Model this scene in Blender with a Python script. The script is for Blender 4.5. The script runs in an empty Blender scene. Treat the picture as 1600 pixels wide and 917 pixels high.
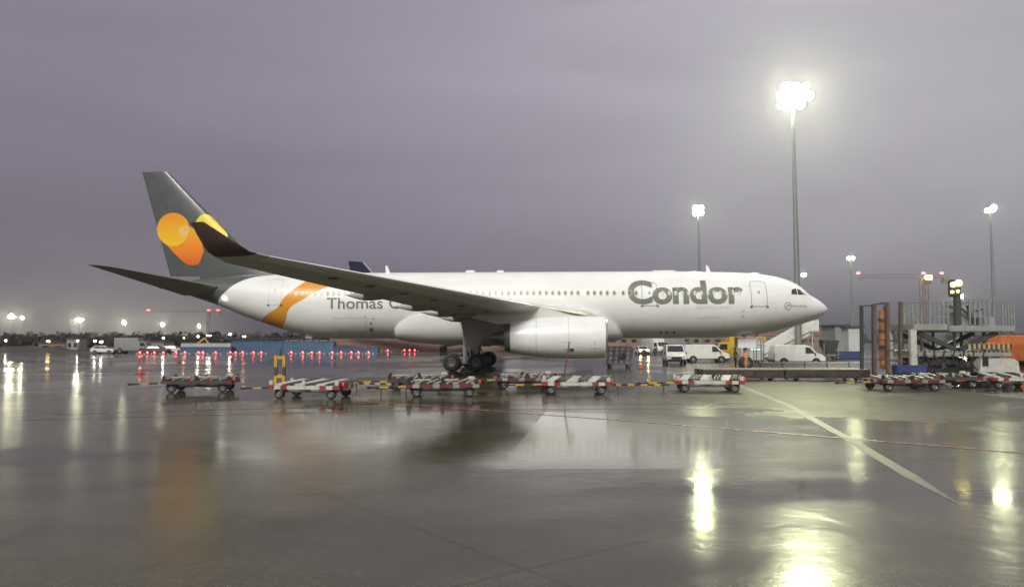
import bpy, bmesh, math, random
from mathutils import Vector, Matrix
random.seed(7)
R = math.radians
PI = math.pi
S = bpy.context.scene
COL = S.collection

# ------------------------------------------------------------------ camera
F, HZ, CX, CY, H = 1180.0, 532.0, 800.0, 458.5, 2.4       # focal length and horizon in photo pixels, eye height in metres
PITCH = math.atan((HZ - CY) / F)
cam = bpy.data.cameras.new('camera')
cam.sensor_width = 36; cam.lens = F / 1600 * 36
cam.clip_start = 0.1; cam.clip_end = 9000
camo = bpy.data.objects.new('camera', cam); COL.objects.link(camo)
camo.location = (0, 0, H); camo.rotation_euler = (PI/2 + PITCH, 0, 0)
S.camera = camo

# ------------------------------------------------------------------ world (dusk, heavy cloud)
SUN_EL, SUN_AZ = 38, 200          # degrees; the light comes from behind the camera, a little from the left
w = bpy.data.worlds.new('World'); S.world = w; w.use_nodes = True
wt = w.node_tree; wt.nodes.clear()
def N_(t, typ, **k):
    n = t.nodes.new(typ)
    for a, b in k.items(): setattr(n, a, b)
    return n
wo = N_(wt, 'ShaderNodeOutputWorld'); bg = N_(wt, 'ShaderNodeBackground')
wt.links.new(bg.outputs[0], wo.inputs[0])
tc = N_(wt, 'ShaderNodeTexCoord'); sp = N_(wt, 'ShaderNodeSeparateXYZ'); wt.links.new(tc.outputs['Generated'], sp.inputs[0])
mz = N_(wt, 'ShaderNodeMapRange'); mz.inputs[1].default_value = -0.02; mz.inputs[2].default_value = 0.55
wt.links.new(sp.outputs['Z'], mz.inputs[0])
rz = N_(wt, 'ShaderNodeValToRGB'); cr = rz.color_ramp
cr.elements[0].position = 0; cr.elements[0].color = (.078, .068, .090, 1)
cr.elements[1].position = 1; cr.elements[1].color = (.158, .143, .178, 1)
e = cr.elements.new(.18); e.color = (.108, .095, .124, 1)
e = cr.elements.new(.5); e.color = (.150, .134, .168, 1)
wt.links.new(mz.outputs[0], rz.inputs[0])
# lighter, greyer towards the lit apron on the right
mx = N_(wt, 'ShaderNodeMapRange', interpolation_type='SMOOTHSTEP'); mx.inputs[1].default_value = -0.55; mx.inputs[2].default_value = 0.45
mx.inputs[3].default_value = 0.78; mx.inputs[4].default_value = 1.36
wt.links.new(sp.outputs['X'], mx.inputs[0])
mp = N_(wt, 'ShaderNodeMapping'); mp.inputs['Scale'].default_value = (1.2, 1.2, 6.0); wt.links.new(tc.outputs['Generated'], mp.inputs[0])
nz = N_(wt, 'ShaderNodeTexNoise'); nz.inputs['Scale'].default_value = 1.5; nz.inputs['Detail'].default_value = 4; nz.inputs['Roughness'].default_value = .5; nz.inputs['Distortion'].default_value = .4
wt.links.new(mp.outputs[0], nz.inputs['Vector'])
mn = N_(wt, 'ShaderNodeMapRange'); mn.inputs[1].default_value = .3; mn.inputs[2].default_value = .7; mn.inputs[3].default_value = .87; mn.inputs[4].default_value = 1.09
wt.links.new(nz.outputs[0], mn.inputs[0])
m1 = N_(wt, 'ShaderNodeMath', operation='MULTIPLY'); wt.links.new(mx.outputs[0], m1.inputs[0]); wt.links.new(mn.outputs[0], m1.inputs[1])
vm = N_(wt, 'ShaderNodeVectorMath', operation='SCALE'); wt.links.new(rz.outputs[0], vm.inputs[0]); wt.links.new(m1.outputs[0], vm.inputs['Scale'])
sky = N_(wt, 'ShaderNodeTexSky', sky_type='NISHITA', sun_disc=False); sky.sun_elevation = R(SUN_EL); sky.sun_rotation = R(SUN_AZ)
sky.dust_density = 6
sk2 = N_(wt, 'ShaderNodeVectorMath', operation='SCALE'); wt.links.new(sky.outputs[0], sk2.inputs[0]); sk2.inputs['Scale'].default_value = .0012
va = N_(wt, 'ShaderNodeVectorMath', operation='ADD'); hx = N_(wt, 'ShaderNodeHueSaturation'); hm = N_(wt, 'ShaderNodeMapRange'); hm.inputs[1].default_value = -.3; hm.inputs[2].default_value = .5; hm.inputs[3].default_value = 1.0; hm.inputs[4].default_value = .45
wt.links.new(sp.outputs['X'], hm.inputs[0]); wt.links.new(hm.outputs[0], hx.inputs['Saturation']); wt.links.new(vm.outputs[0], hx.inputs['Color'])
wt.links.new(hx.outputs[0], va.inputs[0]); wt.links.new(sk2.outputs[0], va.inputs[1])
wt.links.new(va.outputs[0], bg.inputs[0]); bg.inputs[1].default_value = 1.0

sun = bpy.data.lights.new('sun', 'SUN'); sun.energy = 1.5; sun.angle = R(22); sun.color = (1, 1, .90)
so = bpy.data.objects.new('sun', sun); COL.objects.link(so)
az = R(SUN_AZ)   # 0 = +Y, clockwise
sd = Vector((math.sin(az)*math.cos(R(SUN_EL)), math.cos(az)*math.cos(R(SUN_EL)), math.sin(R(SUN_EL))))
so.rotation_euler = (-sd).to_track_quat('-Z', 'Y').to_euler(); so.location = (0, -20, 60)

S.view_settings.view_transform = 'Standard'; S.view_settings.look = 'None'
S.view_settings.exposure = 1.12; S.view_settings.gamma = 1; S.view_settings.use_curve_mapping = False
S.render.engine = 'CYCLES'
S.cycles.use_denoising = True
S.cycles.max_bounces = 7; S.cycles.diffuse_bounces = 3; S.cycles.glossy_bounces = 4; S.cycles.transmission_bounces = 4
S.cycles.volume_bounces = 0
S.cycles.sample_clamp_indirect = 6
S.cycles.caustics_reflective = False; S.cycles.caustics_refractive = False

# ------------------------------------------------------------------ helpers
def P(px, py, Y):
    "point at distance Y that the photo shows at pixel (px, py)"
    u, v = (px - CX)/F, (CY - py)/F
    d = Vector((u, math.cos(PITCH) - v*math.sin(PITCH), math.sin(PITCH) + v*math.cos(PITCH)))
    return Vector((0, 0, H)) + d*(Y/d.y)
def GX(px, Y, z=0.0):
    "x of a thing at distance Y, height z, seen at column px"
    depth = Y*math.cos(PITCH) + (z - H)*math.sin(PITCH)
    return (px - CX)/F*depth
def GY(py):
    p = (CY - py)/F
    dz = math.sin(PITCH) + p*math.cos(PITCH); dy = math.cos(PITCH) - p*math.sin(PITCH)
    return -H/dz*dy

class MB:
    def __init__(s): s.v = []; s.f = []; s.mi = []
    def add(s, vs, fs, m=0, T=None):
        b = len(s.v)
        s.v += [tuple(T @ Vector(p)) if T is not None else tuple(p) for p in vs]
        s.f += [tuple(b+i for i in f) for f in fs]; s.mi += [m]*len(fs)
        return s
    def box(s, c, d, m=0, rot=None, bev=0):
        x, y, z = d[0]/2, d[1]/2, d[2]/2
        T = Matrix.Translation(c)
        if rot: T = T @ Matrix.Rotation(rot[2], 4, 'Z') @ Matrix.Rotation(rot[1], 4, 'Y') @ Matrix.Rotation(rot[0], 4, 'X')
        if bev:
            b = min(bev, x*.49, y*.49, z*.49)
            bm = bmesh.new(); bmesh.ops.create_cube(bm, size=1)
            for q in bm.verts: q.co = Vector((q.co.x*d[0], q.co.y*d[1], q.co.z*d[2]))
            bmesh.ops.bevel(bm, geom=bm.edges[:], offset=b, segments=2, affect='EDGES')
            bm.verts.index_update()
            r = s.add([q.co[:] for q in bm.verts], [[q.index for q in f.verts] for f in bm.faces], m, T); bm.free(); return r
        vs = [(-x,-y,-z),(x,-y,-z),(x,y,-z),(-x,y,-z),(-x,-y,z),(x,-y,z),(x,y,z),(-x,y,z)]
        return s.add(vs, [(0,3,2,1),(4,5,6,7),(0,1,5,4),(1,2,6,5),(2,3,7,6),(3,0,4,7)], m, T)
    def bar(s, p, q, wd, m=0, wz=None):
        "square bar from p to q"
        p, q = Vector(p), Vector(q); d = q - p; L = d.length
        if L < 1e-6: return s
        T = Matrix.Translation((p+q)/2) @ d.to_track_quat('X', 'Z').to_matrix().to_4x4()
        x, y, z = L/2, wd/2, (wz or wd)/2
        vs = [(-x,-y,-z),(x,-y,-z),(x,y,-z),(-x,y,-z),(-x,-y,z),(x,-y,z),(x,y,z),(-x,y,z)]
        return s.add(vs, [(0,3,2,1),(4,5,6,7),(0,1,5,4),(1,2,6,5),(2,3,7,6),(3,0,4,7)], m, T)
    def cyl(s, p, q, r0, r1=None, n=14, m=0, caps=True):
        r1 = r0 if r1 is None else r1
        p, q = Vector(p), Vector(q); d = q - p
        T = Matrix.Translation(p) @ d.to_track_quat('Z', 'X').to_matrix().to_4x4(); L = d.length
        vs = [(r0*math.cos(2*PI*i/n), r0*math.sin(2*PI*i/n), 0) for i in range(n)] + [(r1*math.cos(2*PI*i/n), r1*math.sin(2*PI*i/n), L) for i in range(n)]
        fs = [(i, (i+1) % n, n+(i+1) % n, n+i) for i in range(n)]
        if caps: fs += [tuple(range(n))[::-1], tuple(range(n, 2*n))]
        return s.add(vs, fs, m, T)
    def lathe(s, prof, n=40, m=0, T=None, axis='X', ms=None):
        "profile of (position along axis, radius)"
        vs = []
        for (a, r) in prof:
            for i in range(n):
                t = 2*PI*i/n
                c, d = r*math.cos(t), r*math.sin(t)
                vs.append({'X': (a, c, d), 'Y': (c, a, d), 'Z': (c, d, a)}[axis])
        b = len(s.v); T = T if T is not None else Matrix()
        s.v += [tuple(T @ Vector(p)) for p in vs]
        for k in range(len(prof)-1):
            for i in range(n):
                s.f.append((b+k*n+i, b+k*n+(i+1) % n, b+(k+1)*n+(i+1) % n, b+(k+1)*n+i)); s.mi.append(ms[k] if ms else m)
        return s
    def loft(s, rings, m=0, cap=True):
        n = len(rings[0]); b = len(s.v)
        for r in rings: s.v += [tuple(p) for p in r]
        for k in range(len(rings)-1):
            for i in range(n):
                s.f.append((b+k*n+i, b+k*n+(i+1) % n, b+(k+1)*n+(i+1) % n, b+(k+1)*n+i)); s.mi.append(m)
        if cap:
            s.f.append(tuple(b+i for i in range(n))[::-1]); s.mi.append(m)
            o = b+(len(rings)-1)*n; s.f.append(tuple(o+i for i in range(n))); s.mi.append(m)
        return s
    def prism(s, poly, y0, y1, m=0, T=None):
        "polygon in (x, z) drawn out from y0 to y1"
        n = len(poly)
        vs = [(x, y0, z) for x, z in poly] + [(x, y1, z) for x, z in poly]
        fs = [tuple(range(n)), tuple(range(n, 2*n))[::-1]] + [(i, n+i, n+(i+1) % n, (i+1) % n) for i in range(n)]
        return s.add(vs, fs, m, T)
    def build(s, name, mats, parent=None, loc=None, rz=0, sharp=32):
        me = bpy.data.meshes.new(name); me.from_pydata(s.v, [], s.f)
        if not isinstance(mats, (list, tuple)): mats = [mats]
        for m in mats: me.materials.append(m)
        for p, i in zip(me.polygons, s.mi): p.material_index = i
        bm = bmesh.new(); bm.from_mesh(me); bmesh.ops.recalc_face_normals(bm, faces=bm.faces[:]); bm.to_mesh(me); bm.free()
        for p in me.polygons: p.use_smooth = True
        me.set_sharp_from_angle(angle=R(sharp))
        me.update()
        o = bpy.data.objects.new(name, me); COL.objects.link(o)
        if parent: o.parent = parent
        if loc is not None: o.location = loc
        o.rotation_euler = (0, 0, rz)
        return o

def tag(o, label=None, cat=None, group=None, kind=None):
    if label: o['label'] = label
    if cat: o['category'] = cat
    if group: o['group'] = group
    if kind: o['kind'] = kind
    return o
def thing(name, label, cat, loc=(0, 0, 0), rz=0, group=None):
    o = bpy.data.objects.new(name, None); COL.objects.link(o)
    o.location = loc; o.rotation_euler = (0, 0, rz)
    return tag(o, label, cat, group)
def copy_tree(o, parent=None):
    kids = [c for c in bpy.data.objects if c.parent == o]
    c = o.copy(); COL.objects.link(c); c.parent = parent
    for k in kids: copy_tree(k, c)
    return c
def dup(root, loc, rz, label, group=None):
    c = copy_tree(root); c.location = loc; c.rotation_euler = (0, 0, rz); c['label'] = label
    if group: c['group'] = group
    return c

# ------------------------------------------------------------------ materials
def mat(name, col, rough=.5, metal=0, var=.12, scale=2.0, bump=0, spec=.5, coat=0, dirt=None, dirt_amt=.5):
    m = bpy.data.materials.new(name); m.use_nodes = True; t = m.node_tree
    b = t.nodes['Principled BSDF']
    b.inputs['Roughness'].default_value = rough; b.inputs['Metallic'].default_value = metal
    b.inputs['Specular IOR Level'].default_value = spec; b.inputs['Coat Weight'].default_value = coat
    b.inputs['Coat Roughness'].default_value = .08
    tc = N_(t, 'ShaderNodeTexCoord')
    n = N_(t, 'ShaderNodeTexNoise'); n.inputs['Scale'].default_value = scale; n.inputs['Detail'].default_value = 6; n.inputs['Roughness'].default_value = .6
    t.links.new(tc.outputs['Object'], n.inputs['Vector'])
    mr = N_(t, 'ShaderNodeMapRange'); mr.inputs[1].default_value = .3; mr.inputs[2].default_value = .7
    mr.inputs[3].default_value = 1 - var; mr.inputs[4].default_value = 1 + var*.6
    t.links.new(n.outputs[0], mr.inputs[0])
    sc = N_(t, 'ShaderNodeVectorMath', operation='SCALE'); sc.inputs[0].default_value = col
    t.links.new(mr.outputs[0], sc.inputs['Scale'])
    last = sc.outputs[0]
    if dirt:
        n2 = N_(t, 'ShaderNodeTexNoise'); n2.inputs['Scale'].default_value = scale*.7; n2.inputs['Detail'].default_value = 8; n2.inputs['Roughness'].default_value = .7
        t.links.new(tc.outputs['Object'], n2.inputs['Vector'])
        m2 = N_(t, 'ShaderNodeMapRange'); m2.inputs[1].default_value = .5; m2.inputs[2].default_value = .72; m2.inputs[4].default_value = dirt_amt
        t.links.new(n2.outputs[0], m2.inputs[0])
        mi = N_(t, 'ShaderNodeMix', data_type='RGBA'); t.links.new(m2.outputs[0], mi.inputs[0]); t.links.new(last, mi.inputs[6]); mi.inputs[7].default_value = (*dirt, 1)
        last = mi.outputs[2]
    t.links.new(last, b.inputs['Base Color'])
    rr = N_(t, 'ShaderNodeMapRange'); rr.inputs[1].default_value = .3; rr.inputs[2].default_value = .7
    rr.inputs[3].default_value = max(.03, rough*.8); rr.inputs[4].default_value = min(1, rough*1.25)
    t.links.new(n.outputs[0], rr.inputs[0]); t.links.new(rr.outputs[0], b.inputs['Roughness'])
    if bump:
        bn = N_(t, 'ShaderNodeTexNoise'); bn.inputs['Scale'].default_value = scale*8; bn.inputs['Detail'].default_value = 5
        t.links.new(tc.outputs['Object'], bn.inputs['Vector'])
        bu = N_(t, 'ShaderNodeBump'); bu.inputs['Strength'].default_value = bump; bu.inputs['Distance'].default_value = .03
        t.links.new(bn.outputs[0], bu.inputs['Height']); t.links.new(bu.outputs[0], b.inputs['Normal'])
    return m
def emis(name, col, st):
    m = bpy.data.materials.new(name); m.use_nodes = True; b = m.node_tree.nodes['Principled BSDF']
    b.inputs['Base Color'].default_value = (*[c*.5 for c in col], 1)
    b.inputs['Emission Color'].default_value = (*col, 1); b.inputs['Emission Strength'].default_value = st
    return m
M = {}
M['white'] = mat('white_paint', (.78, .78, .76), .32, var=.05, scale=.8, coat=.3)
M['van'] = mat('van_white_paint', (.66, .66, .62), .3, var=.08, scale=1.5, coat=.5, dirt=(.22, .2, .17), dirt_amt=.3)
M['grey'] = mat('tail_grey_paint', (.072, .080, .078), .35, var=.08, scale=.6, coat=.3)
M['wing'] = mat('wing_grey_paint', (.60, .61, .55), .45, var=.14, scale=.9, dirt=(.12, .11, .09), dirt_amt=.4)
M['lip'] = mat('bare_metal', (.62, .62, .60), .22, metal=.9, var=.06)
M['steel'] = mat('galvanised_steel', (.34, .35, .35), .45, metal=.5, var=.2, scale=4)
M['darksteel'] = mat('dark_steel', (.075, .073, .07), .5, metal=.3, var=.3, scale=4)
M['nozzle'] = mat('titanium_nozzle', (.24, .23, .21), .38, metal=.7, var=.15)
M['black'] = mat('black_rubber', (.018, .018, .018), .6, var=.3, scale=6)
M['hub'] = mat('wheel_hub', (.17, .17, .17), .4, metal=.4, var=.2, scale=8)
M['glass'] = mat('dark_glass', (.02, .022, .025), .08, var=.1, spec=.8)
M['winglass'] = mat('cabin_window', (.20, .19, .15), .2, var=.3, scale=3)
M['winframe'] = mat('cabin_window_surround', (.52, .50, .42), .4, var=.1)
M['lettergrey'] = mat('lettering_grey', (.165, .172, .150), .4, var=.06)
M['faint'] = mat('faint_grey_lettering', (.55, .55, .52), .4, var=.05)
M['line'] = mat('panel_line_grey', (.22, .22, .21), .5, var=.1)
M['fline'] = mat('faint_panel_line', (.60, .60, .575), .5, var=.1)
M['orange'] = mat('emblem_orange', (.78, .24, .012), .35, var=.22, scale=.55, coat=.2)
M['amber'] = mat('emblem_amber', (.82, .42, .015), .35, var=.25, scale=.5, coat=.2)
M['yellow_e'] = mat('emblem_yellow', (.86, .66, .02), .35, var=.12, scale=.7, coat=.2)
M['palespot'] = mat('emblem_pale', (.86, .55, .14), .35, var=.12, scale=.7, coat=.2)
M['brown'] = mat('winglet_brown', (.075, .045, .032), .35, var=.5, scale=.8, dirt=(.13, .045, .02), dirt_amt=.7)
M['navy'] = mat('navy_paint', (.018, .016, .055), .35, var=.1)
M['red'] = mat('red_paint', (.27, .03, .03), .45, var=.25, scale=5, dirt=(.08, .05, .04))
M['dred'] = mat('dark_red_paint', (.13, .028, .03), .5, var=.3, scale=5, dirt=(.05, .04, .035))
M['dwhite'] = mat('dolly_white_paint', (.50, .49, .44), .45, var=.2, scale=4, dirt=(.16, .13, .1), dirt_amt=.55)
M['deck'] = mat('worn_galvanised_deck', (.36, .35, .31), .4, metal=.3, var=.3, scale=3, dirt=(.09, .08, .06), dirt_amt=.6)
M['yellow'] = mat('yellow_paint', (.56, .34, .035), .45, var=.15, scale=4, dirt=(.15, .1, .05), dirt_amt=.4)
M['blackp'] = mat('black_paint', (.025, .025, .025), .45, var=.2, scale=4)
M['blue'] = mat('blue_container_paint', (.07, .135, .23), .5, var=.18, scale=.5, dirt=(.1, .1, .1), dirt_amt=.3)
M['dblue'] = mat('dark_blue_paint', (.035, .05, .16), .45, var=.2, scale=2)
M['orangep'] = mat('orange_truck_paint', (.50, .14, .03), .45, var=.2, scale=2, dirt=(.12, .07, .05))
M['hivis'] = mat('orange_workwear', (.62, .22, .03), .8, var=.25, scale=8)
M['hiyel'] = mat('yellow_workwear', (.66, .60, .12), .8, var=.25, scale=8)
M['navycloth'] = mat('dark_trousers', (.03, .032, .05), .9, var=.3, scale=8)
M['skin'] = mat('skin', (.42, .24, .17), .6, var=.1, scale=8)
M['reflect'] = mat('reflective_tape', (.75, .75, .70), .3, var=.1)
M['concrete'] = mat('concrete', (.24, .235, .21), .7, var=.3, scale=2, bump=.3, dirt=(.16, .15, .13), dirt_amt=.6)
M['rust'] = mat('rusty_brown_steel', (.055, .036, .029), .6, var=.45, scale=2.5, dirt=(.16, .12, .1), dirt_amt=.5)
M['earth'] = mat('brown_earth', (.17, .105, .075), .95, var=.35, scale=.08, bump=.6, dirt=(.09, .06, .045))
M['bush'] = mat('dark_foliage', (.035, .034, .028), .9, var=.5, scale=.3)
M['bldg'] = mat('grey_cladding', (.25, .25, .25), .6, var=.12, scale=.4)
M['bldg2'] = mat('pale_cladding', (.50, .51, .49), .55, var=.1, scale=.4)
M['roofred'] = mat('red_brown_roof', (.22, .09, .08), .8, var=.3, scale=.3)
M['tan'] = mat('tan_wall', (.25, .17, .13), .8, var=.25, scale=.1)
M['mast'] = mat('mast_galvanised', (.20, .215, .22), .5, metal=.2, var=.12, scale=1)
M['cone'] = mat('cone_orange', (.65, .09, .03), .6, var=.1)
LW = (.95, 1.0, .58)
M['lamp_big'] = emis('floodlight_lens', LW, 200)
M['lamp_mid'] = emis('floodlight_lens_further', LW, 90)
M['lamp_far'] = emis('floodlight_lens_far', (1, 1, .66), 380)
M['lamp_small'] = emis('small_white_lamp', (1, .93, .75), 40)
M['lamp_warm'] = emis('warm_lamp', (1, .62, .22), 14)
M['lamp_red'] = emis('red_lamp', (1, .05, .06), 13)
M['lamp_redcrane'] = emis('red_obstruction_lamp', (1, .12, .14), 4)
M['head'] = emis('headlamp_glow', (1, .62, .24), 90)
M['work'] = emis('work_lamp_yellow', (1, .82, .2), 3.0)
M['signgreen'] = emis('green_lit_panel', (.35, 1, .6), .9)
M['tail_l'] = emis('position_light', (1, 1, .9), 8)

# ------------------------------------------------------------------ ground
def ground_material():
    m = bpy.data.materials.new('wet_apron'); m.use_nodes = True; t = m.node_tree; b = t.nodes['Principled BSDF']
    tc = N_(t, 'ShaderNodeTexCoord')
    def noise(sc, det=4, ro=.5, vec=None, dist=0):
        n = N_(t, 'ShaderNodeTexNoise'); n.inputs['Scale'].default_value = sc; n.inputs['Detail'].default_value = det
        n.inputs['Roughness'].default_value = ro; n.inputs['Distortion'].default_value = dist
        t.links.new(vec or tc.outputs['Object'], n.inputs['Vector']); return n.outputs[0]
    def mr(x, a, b_, c, d, smooth=False):
        n = N_(t, 'ShaderNodeMapRange')
        if smooth: n.interpolation_type = 'SMOOTHSTEP'
        for i, q in enumerate((a, b_, c, d)): n.inputs[i+1].default_value = q
        t.links.new(x, n.inputs[0]); return n.outputs[0]
    def mth(op, x, y):
        n = N_(t, 'ShaderNodeMath', operation=op)
        for i, q in enumerate((x, y)):
            if isinstance(q, (int, float)): n.inputs[i].default_value = q
            else: t.links.new(q, n.inputs[i])
        return n.outputs[0]
    big = noise(.075, 3, .5, dist=.6)           # where water stands
    mid = noise(.6, 5, .6)
    fine = noise(9, 5, .7)
    pud = mr(big, .46, .56, 0, 1, True)         # 1 = standing water
    # slab joints
    br = N_(t, 'ShaderNodeTexBrick'); br.offset = 0; br.inputs['Scale'].default_value = 1
    br.inputs['Brick Width'].default_value = 7.5; br.inputs['Row Height'].default_value = 7.5
    br.inputs['Mortar Size'].default_value = .035; br.inputs['Mortar Smooth'].default_value = .3
    br.inputs['Color1'].default_value = (1, 1, 1, 1); br.inputs['Color2'].default_value = (.86, .86, .86, 1); br.inputs['Mortar'].default_value = (.68, .68, .68, 1)
    mp = N_(t, 'ShaderNodeMapping'); mp.inputs['Rotation'].default_value = (0, 0, R(-38)); mp.inputs['Location'].default_value = (2.4, 1.2, 0)
    t.links.new(tc.outputs['Object'], mp.inputs[0]); t.links.new(mp.outputs[0], br.inputs['Vector'])
    base = N_(t, 'ShaderNodeMix', data_type='RGBA'); base.inputs[6].default_value = (.072, .065, .041, 1); base.inputs[7].default_value = (.104, .095, .063, 1)
    t.links.new(mr(mid, .3, .7, 0, 1), base.inputs[0])
    mu = N_(t, 'ShaderNodeMix', data_type='RGBA', blend_type='MULTIPLY'); mu.inputs[0].default_value = 1
    t.links.new(base.outputs[2], mu.inputs[6]); t.links.new(br.outputs[0], mu.inputs[7])
    dk = N_(t, 'ShaderNodeVectorMath', operation='SCALE'); t.links.new(mu.outputs[2], dk.inputs[0])
    t.links.new(mth('MULTIPLY', mr(pud, 0, 1, 1, .72), mr(fine, .3, .7, .74, 1.2)), dk.inputs['Scale'])
    t.links.new(dk.outputs[0], b.inputs['Base Color'])
    ro = mth('ADD', mr(pud, 0, 1, .20, .08), mr(mid, .3, .7, -.03, .03))
    # rougher, rain-spattered stretch on the right, where the masts light the slabs
    vd = N_(t, 'ShaderNodeVectorMath', operation='MULTIPLY_ADD'); vd.inputs[1].default_value = (1/9, 1/13, 0); vd.inputs[2].default_value = (-14.5/9, -35/13, 0)
    t.links.new(tc.outputs['Object'], vd.inputs[0]); vl = N_(t, 'ShaderNodeVectorMath', operation='LENGTH'); t.links.new(vd.outputs[0], vl.inputs[0])
    patch_ = mr(mth('ADD', vl.outputs['Value'], mth('MULTIPLY', mth('SUBTRACT', noise(.35, 3, .6), .5), 1.2)), 1.1, .75, 0, 1, True)
    ro = mth('ADD', ro, mth('MULTIPLY', patch_, .28))
    t.links.new(ro, b.inputs['Roughness'])
    b.inputs['IOR'].default_value = 1.33; b.inputs['Specular IOR Level'].default_value = .42
    # thin film of water over everything
    hgt = mth('ADD', mth('MULTIPLY', noise(2.2, 3, .5, dist=.5), .45), mth('MULTIPLY', fine, .10))
    # wind-blown ripples on the right-hand side
    sx = N_(t, 'ShaderNodeSeparateXYZ'); t.links.new(tc.outputs['Object'], sx.inputs[0])
    rip = mr(sx.outputs['X'], -1, 5, 0, 1, True)
    hgt = mth('ADD', hgt, mth('MULTIPLY', rip, mth('MULTIPLY', noise(1.3, 3, .55, dist=.8), 1.1)))
    bu = N_(t, 'ShaderNodeBump'); bu.inputs['Distance'].default_value = .02
    t.links.new(mr(pud, 0, 1, .42, .20), bu.inputs['Strength']); t.links.new(hgt, bu.inputs['Height'])
    t.links.new(bu.outputs[0], b.inputs['Normal'])
    return m
G = MB()
G.add([(-3000, -60, 0), (3000, -60, 0), (3000, 3200, 0), (-3000, 3200, 0)], [(0, 1, 2, 3)])
tag(G.build('ground', ground_material()), kind='structure')

def strip(name, pts, wd, m, z=.004, tip=1):
    g = MB(); n = len(pts); L = []; Rr = []
    for i, p in enumerate(pts):
        a = Vector(pts[max(0, i-1)]); b = Vector(pts[min(n-1, i+1)]); d = (b-a).normalized(); q = Vector((-d.y, d.x))
        ww = wd*(tip if i == n-1 else 1); L.append(Vector(p)+q*ww/2); Rr.append(Vector(p)-q*ww/2)
    for i in range(n-1):
        g.add([(*L[i], z), (*L[i+1], z), (*Rr[i+1], z), (*Rr[i], z)], [(0, 1, 2, 3)])
    return tag(g.build(name, m), kind='structure')
def gp(px, py):
    Y = GY(py); return (GX(px, Y, 0), Y)
def wet(name, col, rough, var=.3, scale=3, wear=None, amt=.7):
    return mat(name, col, rough, var=var, scale=scale, dirt=wear, dirt_amt=amt, bump=.35)
strip('taxi_line', [gp(556, 626), gp(1060, 663.5), gp(1640, 711)], .14, wet('red_line_paint', (.42, .14, .12), .25, wear=(.10, .07, .06)), .008)
strip('stand_and_shadow_line', [gp(-60, 645.5), gp(430, 643.5), gp(900, 641)], .07, wet('pale_line_paint', (.22, .17, .15), .25, wear=(.08, .07, .06)), .008)
strip('drain_channel', [gp(1120, 588), gp(1230, 632), gp(1330, 688), gp(1420, 742), gp(1496, 786)], .26, wet('pale_worn_concrete', (.135, .133, .098), .42, wear=(.12, .12, .10), amt=.95), .004, tip=.12)
strip('stand_and_shadow_line', [gp(1046, 619.5), gp(1180, 619.5), gp(1420, 619)], .08, wet('shadow_edge_yellow', (.34, .20, .08), .3, wear=(.10, .08, .06)), .008)  # yellowish edge of a shadow on the apron, drawn as a painted strip

dm = mat('dark_tyre_rubber_mark', (.062, .056, .042), .2, var=.4, scale=1.5, dirt=(.08, .075, .055), dirt_amt=.9)
def arc(x0, y0, x1, y1, bend, wd, nm='tyre_mark'):
    pts = []
    for i in range(25):
        t_ = i/24; n_ = Vector((-(y1-y0), x1-x0)).normalized(); q_ = Vector((x0+(x1-x0)*t_, y0+(y1-y0)*t_))+n_*bend*math.sin(PI*t_); pts.append((q_.x, q_.y))
    strip(nm, pts, wd, dm, .006)
for a_ in ((-15, 23.0, 9, 27.0, 1.2, .22), (-15, 25.0, 9, 29.0, 1.2, .22)): arc(*a_)
g = MB(); q = [gp(852, 643), gp(1135, 652), gp(1120, 733), gp(778, 733)]  # smooth slab; its paler colour also paints in the fuselage's reflection
g.add([(*p, .002) for p in q], [(0, 1, 2, 3)])
tag(g.build('reflection_slab', mat('slab_pale_reflection', (.15, .143, .105), .09, var=.2, scale=.8, spec=.5, bump=.05, dirt=(.09, .08, .06))), kind='structure')

# ------------------------------------------------------------------ airliner
YAW = R(3)
NOSE = Vector((26.35, 63.1, 0))
xl = Vector((math.cos(YAW), -math.sin(YAW), 0)); yl = Vector((math.sin(YAW), math.cos(YAW), 0))
def ap(px, py, lat=0.0):
    "photo pixel -> (metres aft of the nose, height) on the plane lat metres right of the centreline"
    u, v = (px - CX)/F, (CY - py)/F
    d = Vector((u, math.cos(PITCH) - v*math.sin(PITCH), math.sin(PITCH) + v*math.cos(PITCH)))
    o = Vector((0, 0, H)); t = (-lat - (o - NOSE).dot(yl))/d.dot(yl)
    p = o + d*t
    return -(p - NOSE).dot(xl), p.z
def pchip(xs, ys):
    n = len(xs); h = [xs[i+1]-xs[i] for i in range(n-1)]; dl = [(ys[i+1]-ys[i])/h[i] for i in range(n-1)]
    d = [0]*n; d[0] = dl[0]; d[-1] = dl[-1]
    for i in range(1, n-1):
        if dl[i-1]*dl[i] > 0:
            w1 = 2*h[i]+h[i-1]; w2 = h[i]+2*h[i-1]; d[i] = (w1+w2)/(w1/dl[i-1]+w2/dl[i])
    def f(x):
        x = min(max(x, xs[0]), xs[-1])
        k = 0
        while k < n-2 and x > xs[k+1]: k += 1
        t = (x-xs[k])/h[k]; a, b = ys[k], ys[k+1]
        return (2*t**3-3*t**2+1)*a+(t**3-2*t**2+t)*h[k]*d[k]+(-2*t**3+3*t**2)*b+(t**3-t**2)*h[k]*d[k+1]
    return f
def curve(pts):
    q = sorted(pts); return pchip([p[0] for p in q], [p[1] for p in q])
_, zn = ap(1292, 484)
top_pts = [(0, zn)] + [ap(*p) for p in [(1290, 480), (1286, 475.5), (1279, 470), (1270, 464.5), (1260, 459), (1252, 451), (1243, 444.5), (1229, 438), (1208, 432), (1180, 428), (1150, 426), (1110, 425)]]
ZT = sum(p[1] for p in [ap(1000, 425), ap(700, 425)])/2
top_pts += [(14, ZT), (30, ZT), (44, ZT), (49, ZT-.12), (53, ZT-.45), (56.2, ZT-.85), (57.3, ZT-1.15)]
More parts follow.
